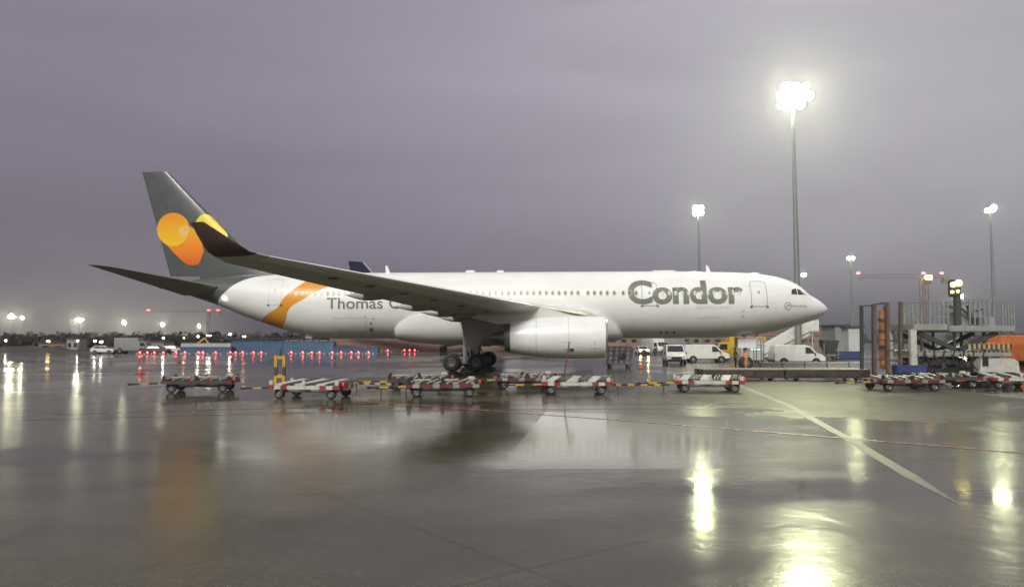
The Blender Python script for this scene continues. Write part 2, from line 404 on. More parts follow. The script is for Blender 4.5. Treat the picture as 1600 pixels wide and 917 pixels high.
top_pts = [p for p in top_pts if True]
bot_pts = [(0, zn-.001)] + [ap(*p) for p in [(1291, 487), (1286, 492), (1276, 497.5), (1262, 503), (1242, 509.5), (1215, 516.5), (1180, 522.5), (1140, 526.5), (1090, 528.5)]]
ZB = ap(900, 528.5)[1]
bot_pts += [(16, ZB), (30, ZB)] + [ap(*p) for p in [(520, 529), (490, 526), (460, 519.5), (420, 507), (380, 493), (345, 478), (300, 463), (272, 453)]] + [(57.3, 6.95)]
TOP, BOT = curve(top_pts), curve(bot_pts)
WID = curve([(0, .02), (.06, .28), (.2, .5), (.5, .84), (1, 1.2), (2, 1.72), (3, 2.1), (4, 2.4), (5.5, 2.68), (7.5, 2.82), (20, 2.82), (38, 2.82), (44, 2.5), (48, 2.08), (52, 1.5), (55.5, .8), (57.3, .28)])
def surf(a, z, off=0.008, side=-1):
    t, b = TOP(a), BOT(a); zc, hz = (t+b)/2, max((t-b)/2, 1e-3)
    q = max(-1, min(1, (z-zc)/hz)); yy = WID(a)*math.sqrt(max(0, 1-q*q))
    nv = Vector((0, yy/WID(a)**2, (z-zc)/hz**2))
    nv = nv.normalized() if nv.length > 0 else Vector((0, 1, 0))
    return Vector((-a, side*(yy+nv.y*off), z+nv.z*off))

def fuselage_material():
    m = bpy.data.materials.new('airliner_paint'); m.use_nodes = True; t = m.node_tree; b = t.nodes['Principled BSDF']
    tc = N_(t, 'ShaderNodeTexCoord'); s = N_(t, 'ShaderNodeSeparateXYZ'); t.links.new(tc.outputs['Object'], s.inputs[0])
    def mth(op, x, y=None):
        n = N_(t, 'ShaderNodeMath', operation=op)
        for i, q in enumerate((x, y)):
            if q is None: continue
            if isinstance(q, (int, float)): n.inputs[i].default_value = q
            else: t.links.new(q, n.inputs[i])
        return n.outputs[0]
    a = mth('MULTIPLY', s.outputs['X'], -1)
    zz = s.outputs['Z']
    def fc(pts):            # boundary a(z)
        n = N_(t, 'ShaderNodeFloatCurve'); c = n.mapping.curves[0]
        lo, hi = 0.0, 10.0
        pts = sorted((z/10, (aa-35)/25) for aa, z in pts)
        c.points[0].location = pts[0]; c.points[1].location = pts[-1]
        for q in pts[1:-1]: c.points.new(*q)
        n.mapping.update()
        t.links.new(mth('DIVIDE', zz, 10), n.inputs['Value'])
        return mth('ADD', mth('MULTIPLY', n.outputs[0], 25), 35)
    nz = N_(t, 'ShaderNodeTexNoise'); nz.inputs['Scale'].default_value = .5; nz.inputs['Detail'].default_value = 7; t.links.new(tc.outputs['Object'], nz.inputs['Vector'])
    g = [ap(*p) for p in [(342, 481), (352, 470), (364, 459), (381, 445), (404, 435), (436, 430)]]
    g = [(53.2, 3.0)] + g + [(44.0, 8.35)]
    gm = mth('GREATER_THAN', a, fc(g))
    lo = [ap(*p) for p in [(457, 503), (468, 483), (490, 469), (515, 455), (545, 443)]] + [(38.5, 8.4), (46.5, 3.0)]
    hi = [ap(*p) for p in [(412, 504), (430, 492), (448, 482), (459, 467), (486, 444)]] + [(42.5, 8.4), (49.0, 3.0)]
    om = mth('MULTIPLY', mth('GREATER_THAN', a, fc(lo)), mth('LESS_THAN', a, fc(hi)))
    m1 = N_(t, 'ShaderNodeMix', data_type='RGBA'); m1.inputs[6].default_value = (.80, .80, .775, 1); m1.inputs[7].default_value = (.72, .30, .02, 1); t.links.new(om, m1.inputs[0])
    m2 = N_(t, 'ShaderNodeMix', data_type='RGBA'); t.links.new(m1.outputs[2], m2.inputs[6]); m2.inputs[7].default_value = (.078, .086, .084, 1); t.links.new(gm, m2.inputs[0])
    mr = N_(t, 'ShaderNodeMapRange'); mr.inputs[1].default_value = .3; mr.inputs[2].default_value = .7; mr.inputs[3].default_value = .93; mr.inputs[4].default_value = 1.02
    t.links.new(nz.outputs[0], mr.inputs[0])
    # fuselage barrel joints and stringer rows
    w1 = mth('ABSOLUTE', mth('SUBTRACT', mth('FRACT', mth('DIVIDE', a, 5.3)), .5))
    j = mth('LESS_THAN', w1, .003)
    sc = N_(t, 'ShaderNodeVectorMath', operation='SCALE'); t.links.new(m2.outputs[2], sc.inputs[0])
    t.links.new(mth('MULTIPLY', mr.outputs[0], mth('SUBTRACT', 1, mth('MULTIPLY', j, .10))), sc.inputs['Scale'])
    t.links.new(sc.outputs[0], b.inputs['Base Color'])
    mpg = N_(t, 'ShaderNodeMapping'); mpg.inputs['Scale'].default_value = (.35, 1, 2.2); t.links.new(tc.outputs['Object'], mpg.inputs[0])
    ng_ = N_(t, 'ShaderNodeTexNoise'); ng_.inputs['Scale'].default_value = 1.2; ng_.inputs['Detail'].default_value = 9; ng_.inputs['Roughness'].default_value = .7; t.links.new(mpg.outputs[0], ng_.inputs['Vector'])
    mg = N_(t, 'ShaderNodeMapRange'); mg.inputs[1].default_value = .48; mg.inputs[2].default_value = .75; mg.inputs[4].default_value = .22; t.links.new(ng_.outputs[0], mg.inputs[0])
    mxg = N_(t, 'ShaderNodeMix', data_type='RGBA'); t.links.new(mg.outputs[0], mxg.inputs[0]); t.links.new(sc.outputs[0], mxg.inputs[6]); mxg.inputs[7].default_value = (.42, .40, .36, 1)
    t.links.new(mxg.outputs[2], b.inputs['Base Color'])
    b.inputs['Roughness'].default_value = .32; b.inputs['Coat Weight'].default_value = .35; b.inputs['Coat Roughness'].default_value = .1
    return m
M['fus'] = fuselage_material()

plane = thing('airliner', 'large white wide-body airliner with grey tail and orange heart emblem, parked broadside', 'airliner', NOSE, -YAW)
fu = MB(); rings = []
st = [0, .03, .08, .16, .28, .42, .6, .85, 1.1, 1.35, 1.6, 1.85, 2.1, 2.35, 2.6, 2.9, 3.2, 3.6, 4, 4.5, 5, 5.6, 6.3, 7.2, 8.2, 9.5] + [11+1.5*i for i in range(19)] + [39.5, 41, 42, 43, 44, 45, 46, 47, 48, 49, 50, 51, 52, 53, 54, 55, 56, 56.7, 57.3]
for a in st:
    t, b = TOP(a), BOT(a); zc, hz, wd = (t+b)/2, max((t-b)/2, .01), max(WID(a), .01)
    rings.append([(-a, wd*math.cos(2*PI*i/56), zc+hz*math.sin(2*PI*i/56)) for i in range(56)])
fu.loft(rings)
fus = fu.build('fuselage', M['fus'], plane)

def decal(name, tris2d, m, parent=plane, off=.008, surf_f=surf):
    "tris2d: (verts [(a, z)], faces) wrapped on to the right side"
    vs, fs = tris2d; g = MB(); g.add([surf_f(a, z, off) for a, z in vs], fs); return g.build(name, m, parent, sharp=180)
def text2d(body, height, width=None, bold=0, step=.12, spacing=1.0):
    c = bpy.data.curves.new('t', 'FONT'); c.body = body; c.size = 1; c.offset = bold; c.resolution_u = 6; c.space_character = spacing
    o = bpy.data.objects.new('t', c); COL.objects.link(o)
    bpy.context.view_layer.update()
    me = bpy.data.meshes.new_from_object(o.evaluated_get(bpy.context.evaluated_depsgraph_get()))
    bpy.data.objects.remove(o); bpy.data.curves.remove(c)
    bm = bmesh.new(); bm.from_mesh(me); bpy.data.meshes.remove(me)
    x0 = min(v.co.x for v in bm.verts); x1 = max(v.co.x for v in bm.verts); y0 = min(v.co.y for v in bm.verts); y1 = max(v.co.y for v in bm.verts)
    k = height/(y1-y0); kx = (width/(x1-x0)) if width else k
    for v in bm.verts: v.co = Vector(((v.co.x-x0)*kx, (v.co.y-y0)*k, 0))
    y = step
    while y < height:
        bmesh.ops.bisect_plane(bm, geom=bm.verts[:]+bm.edges[:]+bm.faces[:], plane_co=(0, y, 0), plane_no=(0, 1, 0)); y += step
    x = .8
    while width and x < width:
        bmesh.ops.bisect_plane(bm, geom=bm.verts[:]+bm.edges[:]+bm.faces[:], plane_co=(x, 0, 0), plane_no=(1, 0, 0)); x += .8
    bm.verts.index_update()
    r = ([(v.co.x, v.co.y) for v in bm.verts], [[v.index for v in f.verts] for f in bm.faces]); bm.free(); return r
def side_text(name, body, px0, py0, px1, py1, m, bold=0, spacing=1.0, off=.008):
    a0, z0 = ap(px0, py1, 2.75); a1, z1 = ap(px1, py0, 2.75)
    vs, fs = text2d(body, z1-z0, a0-a1, bold, spacing=spacing)
    return decal(name, ([(a0-x, z0+y) for x, y in vs], fs), m, off=off)
side_text('lettering', 'Condor', 981, 436.5, 1161, 475.5, M['lettergrey'], bold=.036, spacing=.97, off=.02)
side_text('lettering', 'Thomas Cook', 510, 464.5, 672, 482.5, M['lettergrey'], bold=.008, off=.02)
side_text('lettering', 'DEUTSCHLAND', 1088, 478, 1141, 482, M['faint'], off=.02)
side_text('lettering', 'Lufthansa Group', 1236, 475.5, 1266, 479.5, M['lettergrey'], off=.02)

def outline(px0, py0, px1, py1, wd=.05, rad=.25, lat=2.78):
    a0, z0 = ap(px0, py1, lat); a1, z1 = ap(px1, py0, lat)
    a1, a0 = min(a0, a1), max(a0, a1)
    cs = [(a1+rad, z0+rad, PI), (a0-rad, z0+rad, 1.5*PI), (a0-rad, z1-rad, 0), (a1+rad, z1-rad, .5*PI)]
    pts = []
    for cx, cz, s0 in cs:
        for k in range(5):
            th = s0+k*PI/8; pts.append((cx+rad*math.cos(th), cz+rad*math.sin(th), math.cos(th), math.sin(th)))
    dense = []
    for i in range(len(pts)):
        p, q = pts[i], pts[(i+1) % len(pts)]
        n = max(1, int(math.hypot(q[0]-p[0], q[1]-p[1])/.2))
        for k in range(n): dense.append(tuple(p[j]+(q[j]-p[j])*k/n for j in range(4)))
    n = len(dense)
    vs = [(x, z) for x, z, c, s in dense]+[(x-c*wd, z-s*wd) for x, z, c, s in dense]
    fs = [(i, (i+1) % n, n+(i+1) % n, n+i) for i in range(n)]
    return (vs, fs), dense
def door(px0, py0, px1, py1, m=M['line'], wd=.045):
    o2, dense = outline(px0, py0, px1, py1, wd)
    d = decal('door', o2, m, off=.012)
    a0, z0 = ap(px0, py1, 2.78); a1, z1 = ap(px1, py0, 2.78)
    am = (a0+a1)/2; zm = z0+(z1-z0)*.55
    ring = [(am+.12*math.cos(k*PI/6), zm+.17*math.sin(k*PI/6)) for k in range(12)]
    w_ = decal('door_window', ([(am+(p-am)*.7, zm+(q-zm)*.7) for p, q in ring], [tuple(range(12))]), m, d, .014)
    for aa in (a0, a1): hd = MB(); hd.box(surf(aa, z0, .0), (.16, .10, .12)); hd.build('door_hinge', M['darksteel'], d)
door(1003, 441, 1027, 478); door(1174, 438, 1199, 479); door(415, 434, 437, 476, M['fline'])
# cabin windows
def cabin_window(px, py=457.5, lat=2.7, glow=False):
    kk = .78 if glow else 1
    a, z = ap(px, py, lat)
    n = 10
    fr = [(a+.17*kk*math.cos(2*PI*k/n), z+.24*kk*math.sin(2*PI*k/n)) for k in range(n)]
    o = decal('window', (fr, [tuple(range(n))]), M['winframe'] if not glow else M['palewin'], off=.022)
    gl = [(a+.10*kk*math.cos(2*PI*k/n)+.02, z+.15*kk*math.sin(2*PI*k/n)) for k in range(n)]
    decal('pane', (gl, [tuple(range(n))]), M['winglass'] if not glow else M['warmwin'], o, off=.028)
M['warmwin'] = emis('lit_cabin_pane', (1, .90, .62), .10)
M['palewin'] = mat('pale_window_surround', (.70, .68, .60), .4, var=.1)
for px in [461, 471, 481, 491, 501]: cabin_window(px, 458.5, glow=True)
for px in [511, 520, 529, 538, 547]: cabin_window(px, 458.5)
x = 735
while x < 906: cabin_window(x, 457.8); x += 9.9
for px in [919, 929, 939, 949, 960]: cabin_window(px, 457.8)
for px in [974, 984, 994, 1036, 1046, 1056, 1066, 1076, 1086, 1096, 1106, 1116, 1126, 1136, 1146, 1156]: cabin_window(px, 457.8, glow=(px > 1035))
# cockpit glazing
def patch(name, corners, m, off=.015, n=5, parent=plane):
    "corners in (a, z) round a quadrilateral, wrapped on to the skin"
    (a, b, c, d) = corners; vs = []; fs = []
    for i in range(n+1):
        for j in range(n+1):
            u, v = i/n, j/n
            p = [(1-u)*(1-v)*a[k]+u*(1-v)*b[k]+u*v*c[k]+(1-u)*v*d[k] for k in (0, 1)]; vs.append(tuple(p))
    for i in range(n):
        for j in range(n): q = i*(n+1)+j; fs.append((q, q+1, q+n+2, q+n+1))
    return decal(name, (vs, fs), m, off=off, parent=parent)
for q in ([(1233, 460), (1235, 453), (1243, 450.8), (1243.6, 460.8)], [(1245, 461), (1244.6, 451.3), (1250.5, 453), (1255.5, 460.5)], [(1257.0, 460.8), (1252.5, 454.3), (1255.2, 457.0), (1260.5, 461.6)]):
    patch('cockpit_window', [ap(x, y, 1.6) for x, y in q], M['glass'], off=.02)
for sgn in (1,):
    for q in ([(1233, 460), (1235, 453), (1243, 450.8), (1243.6, 460.8)], [(1245, 461), (1244.6, 451.3), (1250.5, 453), (1255.5, 460.5)]):
        o = patch('cockpit_window', [ap(x, y, 1.6) for x, y in q], M['glass'], off=.02); o.scale = (1, -1, 1)
# round bird emblem near the cockpit
ea, ez = ap(1230.5, 478, 2.3)
eo = [(ea+.30*math.cos(k*PI/12), ez+.30*math.sin(k*PI/12)) for k in range(24)]; ei = [(ea+.26*math.cos(k*PI/12), ez+.26*math.sin(k*PI/12)) for k in range(24)]
em = decal('emblem', (eo+ei, [(k, (k+1) % 24, 24+(k+1) % 24, 24+k) for k in range(24)]), M['lettergrey'], off=.02)
decal('bird_mark', ([(ea+.20, ez-.08), (ea+.02, ez+.10), (ea-.18, ez+.14), (ea-.05, ez+.02), (ea+.06, ez-.02), (ea+.12, ez-.14)], [(0, 1, 3, 4), (1, 2, 3), (0, 4, 5)]), M['lettergrey'], em, off=.02)
# small ports, panels, lines
def spot(px, py, r, m=M['line'], name='service_port', lat=2.3):
    a, z = ap(px, py, lat); decal(name, ([(a+r*math.cos(k*PI/5), z+r*math.sin(k*PI/5)) for k in range(10)], [tuple(range(10))]), m, off=.01)
for px in (1034, 1044, 1055): spot(px, 519, .10, M['blackp'])
for py in (486, 494): spot(1159, py, .13, M['fline'])
spot(580, 505, .10); spot(584, 498, .06); spot(572, 495, .06); spot(530, 517, .06)
patch('cargo_hatch', [ap(575, 512, 2.4), ap(575, 518, 2.4), ap(581, 518, 2.4), ap(581, 512, 2.4)], M['line'], off=.01)
decal('cargo_door', outline(520, 496, 572, 518, .03, .15, 2.3)[0], M['fline'], off=.01)
decal('cargo_door', outline(1090, 496, 1132, 519, .03, .15, 2.3)[0], M['fline'], off=.01)
# aerials and beacons
def blade(px, py, h=.55):
    a, z = ap(px, py); g = MB()
    g.prism([(-a-.22, z-.25), (-a+.22, z-.25), (-a-.10, z+h), (-a-.28, z+h)], -.03, .03); g.build('aerial', M['white'], plane)
blade(1108, 425); blade(607, 425)
g = MB()
a, z = ap(1178, 427.5)
g.add([(-a+.55*math.cos(t*PI/6)*math.cos(p*PI/6), .3*math.sin(t*PI/6)*math.cos(p*PI/6), z-.06+.16*math.sin(p*PI/6)) for p in range(4) for t in range(12)], [(p*12+t, p*12+(t+1) % 12, (p+1)*12+(t+1) % 12, (p+1)*12+t) for p in range(3) for t in range(12)])
g.build('aerial', M['white'], plane)
for px, L in ((1040, 1.6), (1024, .5), (735, .8), (782, .6)):
    a, z = ap(px, 425); g = MB(); g.box((-a, 0, z+.02), (L, .4, .22), bev=.1); g.build('aerial', M['white'], plane)
a, z = ap(486, 521); g = MB(); g.box((-a, -.5, z-.18), (.55, .12, .5), bev=.04, rot=(0, R(12), 0)); g.build('drain_mast', M['white'], plane)
a, z = ap(638, 532); g = MB(); g.bar((-a, 0, z+.3), (-a+.15, 0, z-.5), .07); g.build('drain_mast', M['steel'], plane)
a, z = ap(354, 467, 1.2); g = MB(); g.box((-a, -1.62, z), (.28, .2, .2), bev=.06); g.build('position_light', M['tail_l'], plane)

def airfoil(n=14, th=.12):
    up = []
    for i in range(n+1):
        x = (1-math.cos(PI*i/n))/2
        t = 5*th*(.2969*math.sqrt(x)-.126*x-.3516*x*x+.2843*x**3-.1036*x**4)
        up.append((x, t))
    return [(x, t+.012*math.sin(PI*x)) for x, t in up[::-1]] + [(x, -t*.85) for x, t in up[1:-1]]
def wing_loft(secs, m, name, parent, side=-1, vertical=False, mats=None):
    "secs: (lat, a_LE, z_LE, a_TE, z_TE, thickness ratio)"
    g = MB(); rs = []
    for (lat, a0, z0, a1, z1, th) in secs:
        c = math.hypot(a1-a0, z1-z0); ring = []
        for x, t in airfoil(14, th):
            if vertical: ring.append((-(a0+(a1-a0)*x), t*c*(1 if True else 1), z0+(z1-z0)*x))
            else: ring.append((-(a0+(a1-a0)*x), side*lat, z0+(z1-z0)*x+t*c))
        rs.append(ring)
    g.loft(rs); return g.build(name, mats or m, parent, sharp=50)
def pt(px, py, lat): return ap(px, py, lat)
LEr, LEt = pt(938, 497, 2.9), pt(415, 399.5, 28.2)
def le(lat, k=0): t = (lat-2.9)/(28.2-2.9); return (LEr[0]+(LEt[0]-LEr[0])*t, LEr[1]+(LEt[1]-LEr[1])*t)
TEk, TEt = pt(690, 489, 9.8), pt(354, 411, 28.2)
def te(lat):
    if lat < 9.8: t = (9.8-lat)/6.9; return (TEk[0]-.5*t, TEk[1]-.35*t)
    t = (lat-9.8)/(28.2-9.8); return (TEk[0]+(TEt[0]-TEk[0])*t, TEk[1]+(TEt[1]-TEk[1])*t)
print('WING', LEr, LEt, TEk, TEt)
tipLE, tipTE = pt(393, 394, 29.3), pt(325, 393.5, 29.3)
wl_LE, wl_TE = pt(318, 346.5, 30.1), pt(297, 347.5, 30.1)
for side, nm in ((-1, 'right'), (1, 'left')):
    secs = []
    for lat, th in ((1.2, .135), (2.9, .13), (6.2, .12), (9.8, .108), (14, .104), (20, .10), (25, .10), (28.2, .10), (29.0, .09)):
        if lat < 29: l, t_ = le(lat), te(lat)
        else: l = tuple((le(28.2)[k]+tipLE[k])/2 for k in (0, 1)); t_ = tuple((te(28.2)[k]+tipTE[k])/2 for k in (0, 1))
        secs.append((lat, l[0], l[1], t_[0], t_[1], th))
    wg = wing_loft(secs, M['wing'], 'wing', plane, side)
    # leading edge slats; light on the leading edge painted in as paler colour
    g = MB(); rs = []
    for lat, th in ((10.5, .108), (14, .104), (20, .10), (25, .10), (28, .10)):
        l, t_ = le(lat), te(lat); c = t_[0]-l[0]; pf = airfoil(14, th)
        idx = list(range(9, 20))
        rs.append([(-(l[0]+c*pf[i][0])+.012, side*lat, l[1]+(t_[1]-l[1])*pf[i][0]+pf[i][1]*c*1.03) for i in idx])
    b0 = len(g.v); n = len(rs[0])
    for r in rs: g.v += r
    for k in range(len(rs)-1):
        for i in range(n-1): g.f.append((k*n+i, k*n+i+1, (k+1)*n+i+1, (k+1)*n+i)); g.mi.append(0)
    g.build('leading_edge_slat', mat('slat_lit_tone_'+nm, (.80, .80, .76), .35, var=.06), wg, sharp=60)
    # winglet
    secs = [(29.0, *[(le(28.2)[k]+tipLE[k])/2 for k in (0, 1)], *[(te(28.2)[k]+tipTE[k])/2 for k in (0, 1)], .085)]
    g = MB(); rs = []
    l0 = secs[0]
    for (lat, l, t_, tk, up) in ((29.0, (l0[1], l0[2]), (l0[3], l0[4]), .085, 0), (29.35, tipLE, tipTE, .07, .4), (29.7, tuple((tipLE[k]*.62+wl_LE[k]*.38) for k in (0, 1)), tuple((tipTE[k]*.62+wl_TE[k]*.38) for k in (0, 1)), .07, .9), (30.1, wl_LE, wl_TE, .07, 1)):
        c = t_[0]-l[0]
        rs.append([(-(l[0]+c*x), side*(lat-up*t*c), l[1]+(t_[1]-l[1])*x+(1-up)*t*c) for x, t in airfoil(14, tk)])
    g.loft(rs); wl = g.build('winglet', M['brown'], wg, sharp=50)
    g = MB(); q0, q1 = pt(398, 397, 28.6), pt(364, 398, 28.6)
    g.bar((-q0[0], side*28.75, q0[1]), (-q1[0], side*28.9, q1[1]+.02), .10, wz=.14); g.build('tip_fairing', M['white'], wl)
    # flap track fairings
    for lat, L, wdt in ((5.6, 3.4, .28), (10.0, 4.2, .30), (13.1, 4.0, .25), (18.0, 3.8, .25)):
        t_ = te(lat); l = le(lat); g = MB(); rs = []
        for u, r in ((0, .03), (.08, .35), (.22, .7), (.4, .95), (.55, 1), (.7, .9), (.85, .55), (.95, .22), (1, .04)):
            aa = t_[0]-L*.66+L*u
            cz = l[1]+(t_[1]-l[1])*min(1.0, (aa-l[0])/(t_[0]-l[0])) + .02 - .06*math.sin(PI*u)
            rs.append([(-aa, side*lat+wdt*r*math.cos(2*PI*k/14), cz+.33*r*math.sin(2*PI*k/14)) for k in range(14)])
        g.loft(rs); g.build('flap_track_fairing', M['wingpale'] if 'wingpale' in M else M.setdefault('wingpale', mat('fairing_grey', (.36, .36, .33), .35, var=.12)), wg)
    # underside access hatches, fuel vents
    for lat in (11, 13.5, 16, 18.5, 21, 23.5):
        g = MB()
        l, t_ = le(lat), te(lat); x = .42; c = t_[0]-l[0]
        zz = l[1]+(t_[1]-l[1])*x-.108*c*.5*.86
        g.box((-(l[0]+c*x), side*lat, zz-.02), (.5, .3, .04), bev=.01)
        g.build('tank_hatch', M['darksteel'], wg)

# fin and rudder
fLE0, fLE1 = ap(419, 427), ap(262, 268.5); fTE0, fTE1 = ap(267, 434), ap(222, 268.5)
FIN = (fLE0, fLE1, fTE0, fTE1)
def fin_le(z): t = (z-fLE0[1])/(fLE1[1]-fLE0[1]); return fLE0[0]+(fLE1[0]-fLE0[0])*t
def fin_te(z): t = (z-fTE0[1])/(fTE1[1]-fTE0[1]); return fTE0[0]+(fTE1[0]-fTE0[0])*t
zt = fLE1[1]
def fin_half(a, z, th=.09):
    l, e_ = fin_le(z), fin_te(z); x = min(max((a-l)/(e_-l), 0), 1)
    return 5*th*(.2969*math.sqrt(x)-.126*x-.3516*x*x+.2843*x**3-.1036*x**4)*(e_-l)
def fin_part(name, x0, x1, zlo, zhi, m):
    g = MB(); rs = []
    nz_ = 12
    for k in range(nz_+1):
        z = zlo+(zhi-zlo)*k/nz_; l, e_ = fin_le(z), fin_te(z); ring = []
        xs = [x0+(x1-x0)*(1-math.cos(PI*i/10))/2 for i in range(11)]
        for x in xs: a = l+(e_-l)*x; ring.append((-a, fin_half(a, z)+.002, z))
        for x in xs[::-1][(1 if x1 >= 1 else 0):-1 if x0 <= 0 else None]: a = l+(e_-l)*x; ring.append((-a, -fin_half(a, z)-.002, z))
        rs.append(ring)
    g.loft(rs); return g.build(name, m, plane, sharp=50)
fin = fin_part('tail_fin', 0, .70, 7.3, zt, M['grey'])
rud = fin_part('rudder', .704, 1.0, 8.0, zt-.02, M['grey'])
# dorsal fillet
a_, z_ = fLE0
g = MB(); rs = []
for aa, hh, ww in ((a_-3.2, .02, .05), (a_-2.0, .15, .16), (a_-.8, .45, .26), (a_+.2, 1.1, .34), (a_+.6, 1.5, .36)):
    zb = TOP(aa)-.25
    rs.append([(-aa, -ww, zb), (-aa, -ww*.7, zb+.25+hh*.5), (-aa, 0, zb+.25+hh), (-aa, ww*.7, zb+.25+hh*.5), (-aa, ww, zb)])
g.loft(rs); g.build('dorsal_fillet', M['grey'], plane)
# heart emblem on the fin: polygons in photo pixels, laid on to the fin's side
def fin_surf(a, z, off=.01):
    return Vector((-a, -(fin_half(a, z)+.004+off), z))
def poly_grid(pts_px, cell=.25):
    "triangulated polygon (a, z), cut along rows and columns so that it can bend"
    bm = bmesh.new(); vs = [bm.verts.new((*ap(*p), 0)) for p in pts_px]; bm.faces.new(vs)
    lo = [min(v.co[k] for v in bm.verts) for k in (0, 1)]; hi = [max(v.co[k] for v in bm.verts) for k in (0, 1)]
    for k, no in ((0, (1, 0, 0)), (1, (0, 1, 0))):
        q = lo[k]+cell
        while q < hi[k]:
            co = (q, 0, 0) if k == 0 else (0, q, 0)
            bmesh.ops.bisect_plane(bm, geom=bm.verts[:]+bm.edges[:]+bm.faces[:], plane_co=co, plane_no=no); q += cell
    bmesh.ops.triangulate(bm, faces=bm.faces[:]); bm.verts.index_update()
    r = ([(v.co.x, v.co.y) for v in bm.verts], [[v.index for v in f.verts] for f in bm.faces]); bm.free(); return r
def circ(cx, cy, rx, ry, n=28, a0=0, a1=2*PI, rot=0):
    return [(cx+rx*math.cos(a0+(a1-a0)*k/n)*math.cos(rot)-ry*math.sin(a0+(a1-a0)*k/n)*math.sin(rot), cy+rx*math.cos(a0+(a1-a0)*k/n)*math.sin(rot)+ry*math.sin(a0+(a1-a0)*k/n)*math.cos(rot)) for k in range(n)]
def grad_mat(name, stops, ax, lo, hi, var=.1):
    m = bpy.data.materials.new(name); m.use_nodes = True; t = m.node_tree; b = t.nodes['Principled BSDF']
    tc = N_(t, 'ShaderNodeTexCoord'); s = N_(t, 'ShaderNodeSeparateXYZ'); t.links.new(tc.outputs['Object'], s.inputs[0])
    mr = N_(t, 'ShaderNodeMapRange'); mr.inputs[1].default_value = lo; mr.inputs[2].default_value = hi
    t.links.new(s.outputs[ax], mr.inputs[0]); r = N_(t, 'ShaderNodeValToRGB')
    r.color_ramp.elements[0].color = (*stops[0], 1); r.color_ramp.elements[1].color = (*stops[-1], 1)
    for i, c in enumerate(stops[1:-1]): e = r.color_ramp.elements.new((i+1)/(len(stops)-1)); e.color = (*c, 1)
    t.links.new(mr.outputs[0], r.inputs[0]); t.links.new(r.outputs[0], b.inputs['Base Color']); b.inputs['Roughness'].default_value = .35
    return m
zlo_, zhi_ = ap(0, 416)[1], ap(0, 340)[1]
em_or = grad_mat('emblem_orange_print', [(.66, .10, .01), (.80, .22, .01), (.84, .34, .01), (.84, .45, .02)], 'Z', ap(290, 416)[1], ap(290, 345)[1])
em_am = grad_mat('emblem_amber_print', [(.86, .55, .02), (.84, .42, .01), (.80, .27, .01)], 'Z', ap(270, 388)[1], ap(270, 332)[1])
body_px = [(258, 378), (262, 384), (275, 398), (288, 410), (297, 414.5), (305, 415), (313, 413), (317, 404), (321, 393), (318, 380), (313, 366), (308, 360), (300, 355), (292, 351), (280, 350), (266, 362)]
emb = decal('heart_emblem', poly_grid(body_px), em_or, fin, .010, fin_surf)
decal('heart_emblem', poly_grid(circ(272, 359, 26.5, 26)), em_am, fin, .020, fin_surf)
decal('heart_emblem', poly_grid(circ(290, 362, 10, 8.5, rot=-.7)), M['palespot'], fin, .030, fin_surf)
ylobe = [(300, 352), (313, 338), (320, 334.5), (327, 335), (334, 340), (340, 345), (346, 349), (352, 353), (356, 360), (358, 372), (340, 376), (320, 370)]
def clip_le(pp): return pp
yl_px = [(303, 360), (309, 345), (315, 337.5), (320, 335), (326, 335.5), (331, 338.5), (333.5, 341), (342, 350), (350, 358.5), (356, 365), (357, 370), (345, 376), (325, 374)]
decal('heart_emblem', poly_grid(yl_px), M['yellow_e'], fin, .014, fin_surf)

# tailplane
for side in (-1, 1):
    sLE0, sTE0 = ap(352, 450, 1.0), ap(288, 462, 1.0); sLE1, sTE1 = ap(156, 413.5, 9.6), ap(134, 413, 9.6)
    k = .7
    secs = []
    for u in (0, .25, .5, .75, .94, 1.0):
        lat = 1.0+(9.6-1.0)*u
        l = [sLE0[i]+(sLE1[i]-sLE0[i])*u for i in (0, 1)]; e_ = [sTE0[i]+(sTE1[i]-sTE0[i])*u for i in (0, 1)]
        if u == 1: l[0] += .5
        secs.append((lat, l[0], l[1], e_[0], e_[1], .13 if u < 1 else .05))
    wing_loft(secs, M['wingdark'] if 'wingdark' in M else M.setdefault('wingdark', mat('tailplane_grey', (.20, .20, .18), .4, var=.25, scale=.8)), 'tailplane', plane, side)

# belly fairing
seam_f = [ap(*p, 2.85) for p in [(862, 479), (880, 478.3), (901, 480), (921, 484), (940, 491), (955, 501), (968, 512), (977, 524)]]
seam_r = [ap(*p, 2.75) for p in [(613, 515), (618, 508), (630, 501), (648, 495), (668, 491), (700, 488)]]
ZS = curve(seam_f+seam_r)
a_f, a_r = seam_f[-1][0], seam_r[0][0]
g = MB(); rs = []
for k in range(41):
    u = (1-math.cos(PI*k/40))/2; aa = a_f+.02+(a_r-a_f-.04)*u
    env = max(0.0, 1-abs(2*u-1)**3)**.6
    zs = ZS(aa); y0 = abs(surf(aa, zs, 0).y); wd = y0+.03+.34*env; zb = BOT(aa)-.04-.58*env
    half = []
    for i in range(15):
        th = PI/2*i/14; half.append((wd*math.cos(th)**.62, zs-(zs-zb)*math.sin(th)**.9))
    ring = [(-aa, -y, z) for y, z in half]+[(-aa, y, z) for y, z in half[::-1][1:]]
    ring += [(-aa, y0*.7, zs+.05), (-aa, -y0*.7, zs+.05)]
    rs.append(ring)
g.loft(rs); belly = g.build('belly_fairing', M['white'], plane)
# dark seam where fairing meets skin, front
seam = [ap(*p, 2.85) for p in [(862, 479), (880, 478.3), (901, 480), (921, 484), (940, 491), (955, 501), (968, 512), (977, 524)]]
vs = []; fs = []
for i, (a, z) in enumerate(seam): vs += [(a, z+.03), (a, z-.03)]
fs = [(2*i, 2*i+1, 2*i+3, 2*i+2) for i in range(len(seam)-1)]
decal('fairing_seam', (vs, fs), M['line'], off=.02)

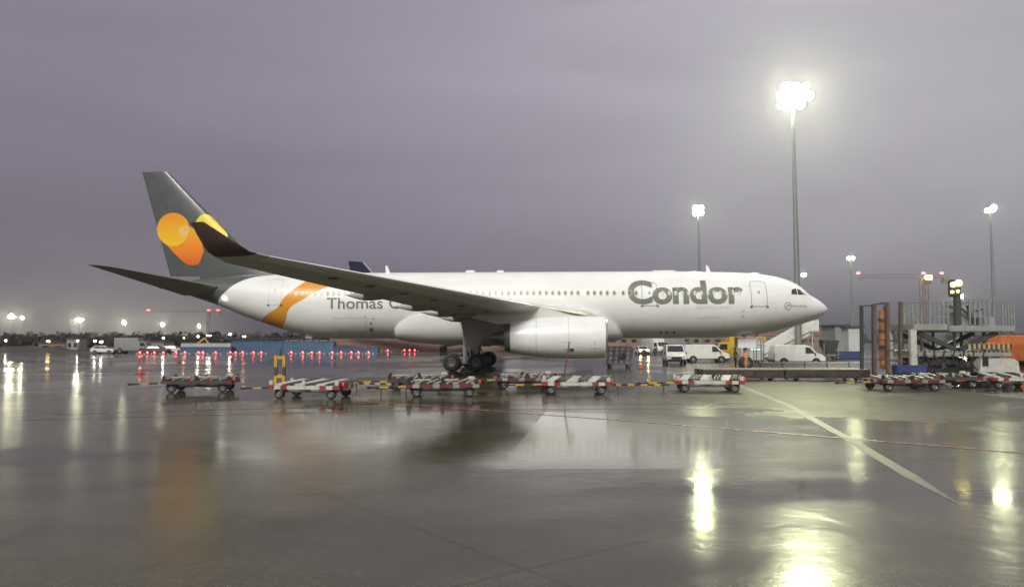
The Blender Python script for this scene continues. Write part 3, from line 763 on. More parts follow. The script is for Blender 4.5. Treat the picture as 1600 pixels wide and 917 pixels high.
# engines
def engine(side):
    ca, cz = ap(948, 527, 9.4)
    T = Matrix.Translation((-ca, side*9.4, cz)) @ Matrix.Rotation(PI, 4, 'Z')
    g = MB()
    g.lathe([(.95, 1.22), (.5, 1.22), (.2, 1.27), (.05, 1.33), (0, 1.38), (.04, 1.43), (.16, 1.475)], 48, 1, T)
    g.lathe([(.16, 1.475), (.6, 1.515), (1.4, 1.54), (2.6, 1.54), (4.0, 1.49), (5.2, 1.38), (6.3, 1.22), (6.95, 1.12), (6.97, 1.06)], 48, 0, T)
    en = g.build('engine_nacelle', [M['white'], M['lip']], plane)
    g = MB(); g.lathe([(6.90, 1.11), (7.35, 1.0), (7.36, .96), (6.6, 1.0)], 40, 0, T); g.lathe([(6.2, .62), (7.4, .55), (8.2, .30), (8.6, .06)], 32, 0, T); g.build('exhaust_nozzle', M['nozzle'], en)
    g = MB(); g.lathe([(.96, 1.23), (.97, .35)], 40, 0, T); g.lathe([(.4, .01), (.55, .16), (.8, .30), (.98, .38)], 24, 1, T)
    for k in range(24):
        g.box((0, 0, .78), (.10, .13, .9), 2, rot=None)
        b = len(g.v)-8; q = Matrix.Rotation(2*PI*k/24, 4, 'X') ; 
        for i in range(b, b+8): g.v[i] = tuple(T @ Matrix.Translation((.9, 0, 0)) @ q @ Vector(g.v[i]))
    g.build('fan', [M['blackp'], M['steel'], M['darksteel']], en)
    g = MB()
    lw = le(9.4); tw = te(9.4)
    x0 = -ca-1.6
    pr = [(-ca-1.3, cz+1.45), (-ca-2.6, cz+1.62), (-(lw[0]+.1), lw[1]+.05), (-(lw[0]+2.2), lw[1]+.05), (-(lw[0]+4.6), lw[1]-.35), (-(lw[0]+5.2), lw[1]-.75), (-ca-7.9, cz+.95), (-ca-6.6, cz+1.05), (-ca-4.5, cz+1.38)]
    g.prism(pr, side*9.4-.24, side*9.4+.24); g.build('engine_pylon', M['wing'], en)
    for dx, rr in ((2.75, 1.541), (5.05, 1.402)):
        g = MB(); g.lathe([(dx, rr-.004), (dx+.01, rr+.004), (dx+.045, rr+.003), (dx+.055, rr-.008)], 48, 0, T); g.build('cowl_seam', M['fline'], en)
    g = MB(); g.prism([(-ca-1.6, cz+1.2), (-ca-3.0, cz+1.2), (-ca-2.9, cz+1.55), (-ca-2.2, cz+1.45)], side*9.4-side*.98-.02, side*9.4-side*.98+.02); g.build('strake', M['white'], en)
    # printed marks
    if side == -1:
        g = MB()
        for dx, dz, w_, h_ in ((.95, -.55, .05, .75), (.95, -.72, .7, .04), (3.0, -.3, .35, .05), (3.0, -.8, .35, .05), (2.1, -.45, .3, .04), (2.1, -.9, .3, .04)):
            rr = 1.535
            yy = math.sqrt(max(0, rr*rr-dz*dz))
            g.box((-ca-dx, -9.4-yy+.02, cz+dz), (w_, .06, h_), rot=(-math.asin(max(-1, min(1, dz/rr)))*1.0, 0, 0))
        g.build('cowl_marks', M['fline'], en)
    return en
for side in (-1, 1): engine(side)

# landing gear
def gear_wheel(parent, loc, r, wd, name='wheel'):
    g = MB(); q = wd/2
    g.lathe([(-q*.6, r*.52), (-q*.95, r*.62), (-q, r*.82), (-q*.8, r*.95), (-q*.4, r), (q*.4, r), (q*.8, r*.95), (q, r*.82), (q*.95, r*.62), (q*.6, r*.52)], 30, 0, axis='Y')
    o = g.build('tyre', M['black'], parent, loc)
    g = MB()
    for s_ in (-1, 1): g.lathe([(s_*q*.55, .001), (s_*q*.75, r*.14), (s_*q*.45, r*.2), (s_*q*.55, r*.40), (s_*q*.9, r*.46), (s_*q*.7, r*.56)], 24, 0, axis='Y')
    g.build('rim', M['hub'], o)
    return o
ra, rz_ = ap(706, 565, 5.9); fa, fz_ = ap(744.5, 565, 5.9)
for side in (-1, 1):
    g = MB(); am = (ra+fa)/2; wr = .70; yc = side*5.35
    if side == 1: pass
    g.cyl((-am, yc, wr), (-am+.1, yc, 3.6), .19, .24); g.cyl((-am, yc, .6), (-am, yc, 1.9), .13)
    g.bar((-am+.1, yc, 2.6), (-am-.3, yc+(-side)*1.9, 3.4), .16); g.bar((-am+.1, yc, 1.9), (-am+1.4, yc, 3.3), .13)
    g.bar((-am+.28, yc, .9), (-am+.42, yc, 1.35), .09); g.bar((-am+.42, yc, 1.35), (-am+.2, yc, 1.8), .09)
    lg = g.build('main_landing_gear', M['dwhite'], plane)
    g = MB(); g.bar((-ra-.1, yc, .72), (-fa+.1, yc, .72), .24, wz=.28)
    for aa in (ra, fa): g.cyl((-aa, yc-.75, wr), (-aa, yc+.75, wr), .12)
    g.box((-am, yc, .98), (1.0, .3, .16)); g.cyl((-ra, yc-.1, 1.15), (-fa, yc-.1, 1.0), .05)
    g.build('bogie_beam', M['steel'], lg)
    for aa in (ra, fa):
        for sy in (-.66, .66): gear_wheel(lg, (-aa, yc+sy, wr), .70, .46)
    g = MB()
    dz0 = ap(740, 543, 6.3)[1]; da0, da1 = ap(720, 500, 6.3)[0], ap(757, 500, 6.3)[0]; db0, db1 = ap(727, 543, 6.3)[0], ap(746, 543, 6.3)[0]
    g.prism([(-da0, 4.0), (-da1, 4.0), (-da1+.0, 2.9), (-db1, dz0), (-db0, dz0)], side*6.25, side*6.31)
    g.build('gear_door', M['gd'] if 'gd' in M else M.setdefault('gd', mat('gear_door_paint', (.42, .38, .36), .4, var=.15, scale=2)), lg)
# nose gear
g = MB(); na = 6.8
g.cyl((-na, 0, .55), (-na-.1, 0, 3.2), .13, .16); g.bar((-na, 0, 1.8), (-na+1.1, 0, 3.0), .1); g.cyl((-na, -.42, .54), (-na, .42, .54), .08)
ng = g.build('nose_landing_gear', M['dwhite'], plane)
for sy in (-.32, .32): gear_wheel(ng, (-na, sy, .54), .54, .3)
g = MB(); g.box((-na, -.55, 2.25), (1.5, .05, .9)); g.box((-na, .55, 2.25), (1.5, .05, .9)); g.build('gear_door', M['white'], ng)

# ------------------------------------------------------------------ the second airliner, far behind
def far_jet():
    Y = 142.0; fx = GX(575, Y, 13)
    o = thing('airliner', 'dark blue tail fin of an airliner parked behind the big white one', 'airliner', (fx, Y, 0), R(40))
    g = MB(); rs = []
    for x, zc, r in ((-4, 6.1, .25), (0, 5.8, .9), (5, 5.4, 1.8), (11, 5.1, 2.6), (18, 5.0, 2.82), (40, 5.0, 2.82), (48, 4.9, 2.7), (52, 4.6, 2.0), (54.5, 4.3, .9), (55.3, 4.2, .1)):
        rs.append([(x, r*math.cos(2*PI*i/24), zc+r*math.sin(2*PI*i/24)) for i in range(24)])
    g.loft(rs); g.build('fuselage', M['white'], o)
    g = MB(); rs = []
    for z, x0, x1, t in ((7.0, -1.5, 9.0, .35), (17.1, -4.2, -1.2, .12)):
        rs.append([(x0, 0, z), (x0+(x1-x0)*.6, -t, z), (x1-.4, -t*.5, z), (x1, 0, z), (x1-.4, t*.5, z), (x0+(x1-x0)*.6, t, z)])
    g.loft(rs); fn = g.build('tail_fin', M['navy'], o)
    g = MB(); g.prism([(9.0, 7.0), (9.3, 7.0), (-.95, 17.1), (-1.25, 17.1)], -.08, .08); g.build('fin_leading_edge', M['white'], fn)
    g = MB(); 
    for s_ in (-1, 1): g.add([(30, s_*2.5, 3.8), (20, s_*2.5, 3.8), (8, s_*29, 6.4), (10.5, s_*29, 6.4), (30, s_*2.5, 4.5), (20, s_*2.5, 4.3), (8, s_*29, 6.6), (10.5, s_*29, 6.6)], [(0, 1, 2, 3), (4, 5, 6, 7), (0, 3, 7, 4), (1, 2, 6, 5), (2, 3, 7, 6)])
    g.build('wing', M['wing'], o)
    for s_ in (-1, 1):
        g = MB(); g.lathe([(0, 1.2), (.3, 1.35), (2, 1.4), (4.5, 1.1), (5, .9)], 20, 0, Matrix.Translation((24, s_*10, 2.5))); g.build('engine_nacelle', M['white'], o)
    for x, y in ((21, -5.3), (21, 5.3), (46, 0)):
        g = MB(); g.cyl((x, y, .6), (x, y, 3.2), .18); gg = g.build('landing_gear', M['steel'], o)
        for q in (-.5, .5): gear_wheel(gg, (x, y+q, .62), .62, .4)
far_jet()

# ------------------------------------------------------------------ lighting masts
def mast(px, py, Y, label, group, heads, lens, r=.38, name='lighting_mast', rz=0, tilt=1.0):
    "heads: (dx, dz, w, h) of each lamp housing, in metres from the top"
    top = P(px, py, Y); hgt = top.z
    o = thing(name, label, 'light mast', (top.x, Y, 0), rz, group)
    g = MB(); g.cyl((0, 0, 0), (0, 0, hgt), r, r*.38, 16); g.cyl((0, 0, 0), (0, 0, .5), r*1.5, r*1.4, 16)
    g.build('pole', M['mast'], o)
    g = MB(); wx = max(abs(h[0]) for h in heads)
    g.bar((-wx-.3, 0, hgt), (wx+.3, 0, hgt), .14); g.cyl((0, 0, hgt-.6), (0, 0, hgt+.3), r*.7, n=14)
    for dx, dz, w_, h_ in heads: g.bar((dx, 0, hgt), (dx, 0, hgt+dz), .08)
    g.build('crossarm', M['steel'], o)
    for dx, dz, w_, h_ in heads:
        c0 = Vector((dx, .05, hgt+dz)); nn = Vector((0, -math.cos(R(30)), -math.sin(R(30)))); TT = Matrix.Translation(c0) @ nn.to_track_quat('Z', 'X').to_matrix().to_4x4() @ Matrix.Diagonal((w_/2, h_/2, 1, 1))
        g = MB(); g.lathe([(0, .01), (0, .6), (.28, 1.02), (.30, 1.02)], 18, 0, TT, axis='Z'); hd = g.build('lamp_housing', M['darksteel'], o)
        g = MB(); g.lathe([(.24, .94), (.31, .94), (.37, .6), (.39, .01)], 18, 0, TT, axis='Z'); g.build('lens', lens, hd)
    return o
big = [(dx, 1.0, .98, .92) for dx in (-.75, .25, 1.2)]+[(dx, .08, 1.0, .94) for dx in (-1.25, -.28, .70, 1.66)]+[(dx, -.84, 1.0, .92) for dx in (-1.2, -.22, .74)]
mast(1238.5, 150, 78, 'tallest lighting mast with a blazing white lamp cluster, behind the aircraft nose', 'apron lighting masts', big, M['lamp_big'], .36)
mast(1091, 329, 148, 'lighting mast with a round bright lamp cluster above the grey lettering of the fuselage', 'apron lighting masts', [(-.55, .62, 1.1, 1.05), (.5, .68, 1.0, 1.0), (-.6, -.42, 1.15, 1.05), (.5, -.36, 1.1, 1.0)], M['lamp_mid'], .42)
mast(1547, 327, 146, 'lighting mast with two separate lamps near the right edge of the photo', 'apron lighting masts', [(-.75, -.1, .9, .7), (.5, .25, 1.5, 1.3)], M['lamp_mid'], .42)
mast(1329, 403, 232, 'lighting mast with one small white lamp between the nose and the loader', 'apron lighting masts', [(-.6, 0, 1.1, 1.2), (.6, 0, 1.1, 1.2)], M['lamp_mid'], .45)
mast(1255.5, 429, 295, 'distant lighting mast whose lamp shows just above the aircraft nose', 'apron lighting masts', [(0, 0, 1.6, 2.0)], M['lamp_mid'], .45)
mast(1497, 464, 437, 'distant pair of white floodlights above the loader railing', 'apron lighting masts', [(-1.6, -.4, 2.0, 2.0), (1.7, .3, 2.8, 2.4)], M['lamp_mid'], .5)
fl = [(20, 495, 815, 'first distant floodlight from the left edge, a wide flare of two lamp banks', [(-3.6, 0, 2.4, 2.2), (-1.0, 0, 2.6, 2.6), (1.6, 0, 1.8, 2.0), (-1.6, 2.6, 1.2, 2.0)]),
      (35, 496.5, 840, 'smaller distant floodlight right beside the wide flare at the left edge', [(0, 0, 3.6, 3.0)]),
      (124, 500, 944, 'distant floodlight with side flares, over the white site cabin', [(0, 0, 4.6, 4.2), (-3.9, .4, 1.6, 1.8), (3.9, .9, 1.6, 2.6)]),
      (194, 504, 1073, 'distant round floodlight over the pale parked trucks on the left', [(0, 0, 6.0, 5.0)]),
      (254, 507, 1180, 'distant round floodlight under the tip of the crane jib', [(0, 0, 6.2, 5.4)]),
      (311, 509.3, 1311, 'distant floodlight left of the tail of the aircraft, right of the crane jib tip', [(0, 0, 6.6, 4.6)])]
for px, py, Y, lb, hd in fl: mast(px, py, Y, lb, 'floodlights along the far edge of the airfield', hd, M['lamp_far'], .7, 'floodlight_mast')

# ------------------------------------------------------------------ tower cranes
def crane(px_m, py_j, Y, px_tip, px_back, label, wide=1.6, mat_=None, mast_top=3.0):
    mat_ = mat_ or M['crane']
    top = P(px_m, py_j, Y); hj = top.z
    o = thing('tower_crane', label, 'crane', (top.x, Y, 0))
    g = MB(); q = wide/2
    for sx in (-q, q):
        for sy in (-q, q): g.bar((sx, sy, 0), (sx, sy, hj), .22)
    k = 0; z = 0
    while z < hj-wide:
        g.bar((-q if k % 2 else q, -q, z), (q if k % 2 else -q, -q, z+wide), .14); g.bar((-q if k % 2 else q, q, z), (q if k % 2 else -q, q, z+wide), .14); k += 1; z += wide
    g.build('tower', mat_, o)
    xt, xb = GX(px_tip, Y, hj)-top.x, GX(px_back, Y, hj)-top.x
    def truss(x0, x1, name):
        g = MB(); g.bar((x0, -.6, hj), (x1, -.6, hj), .14); g.bar((x0, .6, hj), (x1, .6, hj), .14); g.bar((x0, 0, hj+1.3), (x1, 0, hj+1.1), .14)
        n = max(3, int(abs(x1-x0)/1.6)); dx = (x1-x0)/n
        for i in range(n):
            g.bar((x0+dx*i, -.6, hj), (x0+dx*(i+.5), 0, hj+1.2), .1); g.bar((x0+dx*(i+.5), 0, hj+1.2), (x0+dx*(i+1), -.6, hj), .1)
        return g.build(name, mat_, o)
    truss(0, xt, 'jib'); cj = truss(0, xb, 'counter_jib')
    g = MB(); g.box((xb*.9, 0, hj-.9), (abs(xb)*.2, 1.6, 2.2)); g.build('counterweight', M['concrete'], cj)
    g = MB(); g.box((.9, -1.3, hj-1.2), (1.6, 1.4, 1.9), bev=.1); g.build('cab', mat_, o)
    for x in (xt, 0, xb*.8):
        g = MB(); g.cyl((x, 0, hj+1.3), (x, 0, hj+1.9), Y*.0022, n=10); g.build('warning_lamp', M['lamp_redcrane'], o)
    return o
M['crane'] = mat('crane_steel', (.20, .135, .09), .6, var=.2)
crane(1443, 434, 262, 1341, 1479, 'rusty orange tower crane with red lamps, behind the loader', 1.9)
crane(326, 488, 520, 232, 344, 'distant tower crane with red lamps left of the aircraft tail', 1.6)
c2 = P(1451, 433.5, 260); g = MB(); g.box((0, 0, 0), (2.4, .5, 1.3), bev=.2)
lo = g.build('work_lamp', M['lamp_warm']); lo.location = c2
for o in bpy.data.objects:
    if o.name == 'tower_crane': lo.parent = o; lo.location = c2-o.location

# ------------------------------------------------------------------ background: bank, containers, site
def bank(name, pts, depth, m, label, cat, seg=60, rough=.4, kind=None):
    "pts: (px, top_py) at a distance Y"
    g = MB()
    return g
def earth_bank():
    g = MB(); Y0 = 170.0; n = 90; rows = 7
    pxs = [380+(900-380)*i/n for i in range(n+1)]
    vs = []
    for j in range(rows+1):
        for i, px in enumerate(pxs):
            t = j/rows; X = GX(px, Y0, 2)
            hgt = 2.75*min(1, (i/n)*9)*min(1, (1-i/n)*5)
            z = hgt*math.sin(min(1, t*1.6)*PI/2)+random.uniform(-.12, .12)*(t > 0)
            vs.append((X, Y0+t*9+random.uniform(-.2, .2), max(0, z) if j else -.05))
    fs = [(j*(n+1)+i, j*(n+1)+i+1, (j+1)*(n+1)+i+1, (j+1)*(n+1)+i) for j in range(rows) for i in range(n)]
    g.add(vs, fs); tag(g.build('terrain', M['earth'], sharp=180), kind='structure')
earth_bank()
def low_bank():
    g = MB(); Y0 = 146.0; n = 110; rows = 6; vs = []
    for j in range(rows+1):
        for i in range(n+1):
            px = -160+(560+160)*i/n; t = j/rows; X = GX(px, Y0, 1)
            hgt = .9+.5*math.sin(i*.35)*math.sin(i*.11)
            vs.append((X, Y0+t*14, max(0, hgt*math.sin(min(1, t*2)*PI/2)+random.uniform(-.1, .12)) if j else -.05))
    g.add(vs, [(j*(n+1)+i, j*(n+1)+i+1, (j+1)*(n+1)+i+1, (j+1)*(n+1)+i) for j in range(rows) for i in range(n)])
    tag(g.build('terrain', mat('dark_verge', (.05, .042, .032), .95, var=.4, scale=.2, bump=.5), sharp=180), kind='structure')
low_bank()
def scrub(name, px0, px1, Y, hmin, hmax, n, depth=30, size=.9):
    g = MB(); x0, x1 = GX(px0, Y), GX(px1, Y)
    cl = [(random.uniform(x0, x1), random.uniform(0, depth), random.uniform(hmin, hmax), random.uniform(2.5, 7)) for _ in range(n)]
    for (cx, cy, hh, rr) in cl:
        for _ in range(46):
            th = random.uniform(0, 2*PI); u = random.random()**.5; zz = random.random()
            x = cx+rr*u*math.cos(th)*(1-.5*zz); y = Y+cy+rr*u*math.sin(th)*(1-.5*zz); z = hh*zz
            s_ = size*random.uniform(.5, 1.2); d = [Vector((random.uniform(-1, 1), random.uniform(-1, 1), random.uniform(-1, 1))).normalized()*s_ for _ in range(3)]
            c = Vector((x, y, max(z, s_*.3))); g.add([c+d[0], c+d[1], c+d[2]], [(0, 1, 2)])
    o = g.build(name, M['bush'], sharp=180)
    return o
tag(scrub('scrub', -250, 470, 168, 2.6, 4.0, 210), 'dark low scrub and treeline along the far edge of the airfield', 'scrub', kind='stuff')
tag(scrub('distant_trees', -400, 2000, 620, 5.0, 9.5, 420, 60, 2.6), 'far-off dark treeline on the horizon', 'trees', kind='stuff')

def container(px0, px1, Y, z0, z1, m, label, grp='containers and cabins at the building site', dep=2.44, ridge=.28, name='shipping_container'):
    x0, x1 = GX(px0, Y, 1), GX(px1, Y, 1); L = x1-x0
    o = thing(name, label, 'container', ((x0+x1)/2, Y, 0), 0, grp)
    g = MB(); n = max(4, int(L/ridge)); hh = z1-z0
    # corrugated skin
    prof = []
    for i in range(n):
        xa = -L/2+L*i/n; dx = L/n
        prof += [(xa, 0), (xa+dx*.3, 0), (xa+dx*.5, .06), (xa+dx*.8, .06)]
    prof.append((L/2, 0))
    vs = [(x, y, z0+.1) for x, y in prof]+[(x, y, z1-.1) for x, y in prof]; k = len(prof)
    g.add(vs, [(i, i+1, k+i+1, k+i) for i in range(k-1)])
    g.box((0, dep/2+.05, (z0+z1)/2), (L, dep-.1, hh-.2)); 
    g.build('container_wall', m, o)
    g = MB()
    for sx in (-1, 1): g.box((sx*(L/2-.08), .02, (z0+z1)/2), (.17, .2, hh))
    g.box((0, .02, z1-.07), (L-.34, .18, .14)); g.box((0, .02, z0+.08), (L-.34, .18, .16)); g.box((0, dep/2, z1-.03), (L-.02, dep-.02, .05))
    g.build('container_frame', m, o)
    return o
container(362, 440, 143, 0, 2.3, M['blue'], 'taller blue container at left of the row under the aircraft tail')
container(441, 521, 143.2, 0, 2.3, M['blue2'] if 'blue2' in M else M.setdefault('blue2', mat('lighter_blue_paint', (.08, .155, .26), .5, var=.2, scale=.4)), 'taller blue container right of the yellow-topped bollard in the row under the tail')
container(522, 590, 140, 0, 1.15, M['blue'], 'low blue bin ending beneath the orange tail stripe, rightmost of the blue row', name='skip_container')
container(282, 361, 141, 0, 1.25, M['blue'], 'low blue bin left of the taller blue containers, pale sheet on top', name='skip_container')
container(283, 360, 144.5, 1.0, 1.9, M['bldg2'], 'pale grey stacked cabin behind the low blue bin', name='site_cabin')
# dark roof line over the blue row
g = MB(); Y = 150; x0, x1 = GX(355, Y), GX(502, Y); g.box(((x0+x1)/2, Y+3, 2.72), (x1-x0, 8, .34)); 
for i in range(7): g.box((x0+.3+(x1-x0-.6)*i/6, Y-.6, 1.28), (.2, .2, 2.54)); g.box((x0+.3+(x1-x0-.6)*i/6, Y+6.6, 1.28), (.2, .2, 2.54))
tag(g.build('canopy_roof', M['blackp']), 'long flat black roof behind the blue containers', 'canopy')
def house(px0, px1, Y, h, m, label, rm=None, lamps=(), roof='flat', name='building', dep=12):
    x0, x1 = GX(px0, Y, 1), GX(px1, Y, 1); L = x1-x0
    o = thing(name, label, 'building', ((x0+x1)/2, Y, 0), 0)
    g = MB(); g.box((0, dep/2, h/2), (L, dep, h)); g.build('wall', m, o)
    g = MB()
    if roof == 'flat': g.box((0, dep/2, h+.12), (L+.5, dep+.5, .25))
    else: g.loft([[(-L/2-.3, -.3, h), (-L/2-.3, dep/2, h+1.6), (-L/2-.3, dep+.3, h)], [(L/2+.3, -.3, h), (L/2+.3, dep/2, h+1.6), (L/2+.3, dep+.3, h)]])
    g.build('roof', rm or M['darksteel'], o)
    n = max(2, int(L/4))
    if name == 'utility_building': n = 0
    for i in range(min(n, 30)):
        g = MB(); g.box((-L/2+L*(i+.5)/n, -.02, h*.55), (L/n*.5, .08, h*.3)); g.build('window', M['glass'], o)
    return o
house(104, 122, 152, 2.7, M['bldg'], 'small white site cabin among the scrub at far left', name='site_cabin', dep=3)
house(212, 255, 156, 2.1, M['bldg'], 'low grey shed left of the blue containers', name='shed', dep=5)
house(60, 102, 158, 1.9, M['tan'], 'low tan shed left of the white site cabin', name='shed', dep=5)
house(950, 1342, 300, 4.2, M['tan'], 'long low terminal building with red roof seen behind the nose', rm=M['roofred'], roof='pitched', name='terminal_building', dep=20)
house(1306, 1326, 112, 4.55, M['bldg'], 'tall grey utility box right of the nose', name='utility_building', dep=5)
house(1326.5, 1349, 110, 4.3, M['bldg2'], 'pale white utility box behind the leftmost loader posts', name='utility_building', dep=5)
house(590, 700, 330, 5.2, M['bldg'], 'grey low terminal building far behind the belly', name='terminal_building', dep=20)
g = MB(); Yb = 100; x0, x1 = GX(1308, Yb), GX(1346, Yb); g.box(((x0+x1)/2, Yb, .5), (x1-x0, 1.0, 1.0), bev=.05); tag(g.build('barrier_wall', M['dblue']), 'dark blue low wall at the foot of the grey utility boxes', 'barrier')

# small lit lamps on short poles along the site edge
lampspots = [(10, 532, 150, 'faint white', 2), (76, 533, 150, 'soft orange', 5), (122, 532, 150, 'small white', 2), (149, 532.5, 150, 'pinkish white', 2.5), (159, 534, 151, 'dim wide', 3.5),
             (256, 527.5, 160, 'pale yellow', 3), (288, 527.5, 160, 'small warm', 2), (310, 525.5, 160, 'round white', 3), (327, 524, 162, 'long white', 7), (360, 522, 158, 'bright round white', 3.6), (382, 525.5, 158, 'orange-yellow', 4.5)]
seen = {}
for px, py, Y, ad, wpx in lampspots:
    p = P(px, py, Y); s_ = wpx/F*Y
    o = thing('yard_lamp', ad + ' yard lamp on a short pole, ' + ('over the scrub at far left' if px < 170 else 'above the site by the blue containers'), 'lamp', (p.x, Y, 0), 0, 'yard lamps along the building site')
    g = MB(); g.cyl((0, 0, 0), (0, 0, p.z), .06, n=8); g.build('pole', M['darksteel'], o)
    g = MB(); g.box((0, -.05, p.z), (s_+.1, .14, .22), bev=.04); g.build('lamp_housing', M['darksteel'], o)
    g = MB(); g.box((0, -.16, p.z-.03), (s_, .12, .26 if wpx < 6 else .16), bev=.05); g.build('lens', M['lamp_small'] if 'orange' not in ad and 'warm' not in ad else M['lamp_warm'], o)

# red beacons on boards
reds = [218, 230, 241, 255, 275, 289, 310, 317, 337, 360, 368, 379, 396, 408, 455, 473, 487, 499, 519, 533, 549, 560, 576]
b0 = None
def beacon(name='warning_beacon'):
    o = thing(name, 'x', 'beacon')
    g = MB()
    for i in range(6): g.box((-.75+.3*i, 0, .18), (.3, .05, .2), m=i % 2)
    bd = g.build('board', [M['red'], M['dwhite']], o)
    g = MB(); g.box((-.7, 0, .04), (.14, .5, .08)); g.box((.7, 0, .04), (.14, .5, .08)); g.build('foot', M['blackp'], o)
    g = MB(); g.cyl((0, 0, .27), (0, 0, .32), .1, n=10); g.build('lamp_base', M['blackp'], o)
    g = MB(); g.cyl((0, 0, .32), (0, 0, .50), .12, .10, n=12); g.build('lamp', M['lamp_red'], o)
    return o
b0 = beacon()
for i, px in enumerate(reds):
    Y = 129+random.uniform(-1, 1); loc = (GX(px, Y, .3), Y, 0)
    place = 'left of the blue containers' if px < 345 else 'before the blue containers'
    lb = 'small red warning light on a striped board ' + place
    if i == 0: b0.location = loc; b0['label'] = lb; b0['group'] = 'red warning lights in a row on the apron'; o = b0
    else: o = dup(b0, loc, random.uniform(-.1, .1), lb, 'red warning lights in a row on the apron')
    o['group'] = 'red warning lights, left of the containers' if px < 345 else 'red warning lights, in front of the containers'
for px, Y in ((590, 155), (606, 155), (632, 160), (640, 160), (648, 160)):
    dup(b0, (GX(px, Y, .3), Y, 0), 0, 'small red warning light at the foot of the brown bank, under the aircraft belly', 'red warning lights under the belly')

# ------------------------------------------------------------------ vehicles
def vwheel(parent, x, y, r=.33, wd=.22):
    g = MB(); g.lathe([(-wd/2, r*.6), (-wd/2, r*.92), (-wd*.35, r), (wd*.35, r), (wd/2, r*.92), (wd/2, r*.6)], 22, 0, axis='Y')
    w_ = g.build('wheel', M['black'], parent, (x, y, r))
    g = MB()
    for s_ in (-1, 1): g.lathe([(s_*wd*.42, .001), (s_*wd*.5, r*.2), (s_*wd*.34, r*.45), (s_*wd*.5, r*.62)], 18, 0, axis='Y')
    g.build('rim', M['hub'], w_)
def vehicle(name, label, cat, loc, rz, prof, wid, paint, wheels, side_glass, front_glass=None, low=None, wr=.33, group=None, lamps=None, tumble=.10, belt=1.05, head_m=None):
    """prof: closed side outline (x forward, z); side_glass: list of polygons; front_glass: (x0,z0,x1,z1) sloping screen"""
    o = thing(name, label, cat, loc, rz, group); hw = wid/2
    zt_ = max(z for x, z in prof)
    def w_at(z): return hw - tumble*max(0, (z-belt)/(zt_-belt)) if z > belt else hw - .04*max(0, (.5-z)/.5)
    n = len(prof); g = MB()
    for s_ in (-1, 1):
        g.add([(x, s_*(w_at(z)-.05), z) for x, z in prof], [tuple(range(n))])
    # rounded shoulder: outer plates inset a little from the outline
    cx = sum(x for x, z in prof)/n; cz = sum(z for x, z in prof)/n
    vs = []
    ins = [(x+(cx-x)*.03, z+(cz-z)*.07) for x, z in prof]
    rings = []
    for yy, pp in ((-1, ins), (-.93, prof), (.93, prof), (1, ins)):
        rings.append([(x, (yy/abs(yy))*(w_at(z) if abs(yy) == 1 else w_at(z)-.07), z) for x, z in pp])
    g = MB(); g.loft(rings); g.build('body', paint, o, sharp=40)
    for s_ in (-1, 1):
        for poly in side_glass:
            g = MB(); k = len(poly)
            g.add([(x, s_*(w_at(z)+.012), z) for x, z in poly]+[(x, s_*(w_at(z)-.03), z) for x, z in poly], [tuple(range(k)), tuple(range(k, 2*k))]+[(i, (i+1) % k, k+(i+1) % k, k+i) for i in range(k)])
            g.build('side_window', M['glass'], o)
    if front_glass:
        x0, z0, x1, z1 = front_glass; dn = Vector((z1-z0, 0, x0-x1)).normalized()*.015
        g = MB(); a_, b_ = w_at(z0)-.10, w_at(z1)-.12
        q = [(x0, -a_, z0), (x0, a_, z0), (x1, b_, z1), (x1, -b_, z1)]
        g.add([tuple(Vector(p)+dn) for p in q]+[tuple(Vector(p)-dn*2) for p in q], [(0, 1, 2, 3), (4, 5, 6, 7), (0, 1, 5, 4), (1, 2, 6, 5), (2, 3, 7, 6), (3, 0, 4, 7)])
        g.build('windscreen', M['glass'], o)
    xf = max(x for x, z in prof)
    g = MB(); g.box((xf-.05, 0, .42), (.22, wid-.06, .26), bev=.05); g.build('front_bumper', M['blackp'], o)
    xr = min(x for x, z in prof); g = MB(); g.box((xr+.02, 0, .45), (.16, wid-.06, .22), bev=.04); g.build('rear_bumper', M['blackp'], o)
    for x in wheels:
        for s_ in (-1, 1):
            vwheel(o, x, s_*(hw-.12), wr)
            g = MB(); g.cyl((x, s_*(hw-.03), wr), (x, s_*(hw+.008), wr), wr*1.28, n=22); g.build('wheel_arch', M['blackp'], o)
            # wheel sits proud of the arch
    for c in list(bpy.data.objects):
        if c.parent == o and c.name.startswith('wheel') and not c.name.startswith('wheel_arch'): c.location.y *= 1.09
    for s_ in (-1, 1):
        g = MB(); g.box((xf-.10, s_*(hw-.24), .78), (.18, .30, .20), bev=.05); g.build('headlight', head_m or M['lampoff'], o)
        g = MB(); g.box((xr+.03, s_*(hw-.10), .95), (.08, .12, .34), bev=.03); g.build('tail_light', M['red'], o)
        g = MB(); g.box((side_glass[0][0][0] if side_glass else xf-1, s_*(hw+.12), 1.12), (.12, .16, .24), bev=.04); g.build('wing_mirror', M['blackp'], o)
    g = MB(); g.box((xf-.01, 0, .68), (.07, wid*.55, .22), bev=.02); g.build('grille', M['blackp'], o)
    return o
M['lampoff'] = mat('headlight_glass', (.5, .5, .48), .15, var=.1)
VAN = [(-2.4, .38), (-2.45, .7), (-2.42, 1.55), (-2.30, 1.90), (-2.1, 1.97), (.55, 1.97), (.95, 1.90), (1.62, 1.22), (2.20, 1.02), (2.42, .80), (2.44, .40)]
vg = [[(1.38, 1.18), (1.30, 1.32), (.92, 1.74), (.52, 1.76), (.52, 1.16)]]
def van(label, loc, rz): return vehicle('van', label, 'van', loc, rz, VAN, 1.9, M['van'], (-1.55, 1.5), vg, (1.58, 1.27, .98, 1.86), group='white vans parked by the nose')
Y = 77; van('white van parked head-on, left of the other white vans under the fuselage', (GX(1056.5, Y), Y+1, 0), R(-90-6))
Y = 84; van('white van side-on directly behind the head-on van, under the fuselage', (GX(1103, Y), Y, 0), R(-3))
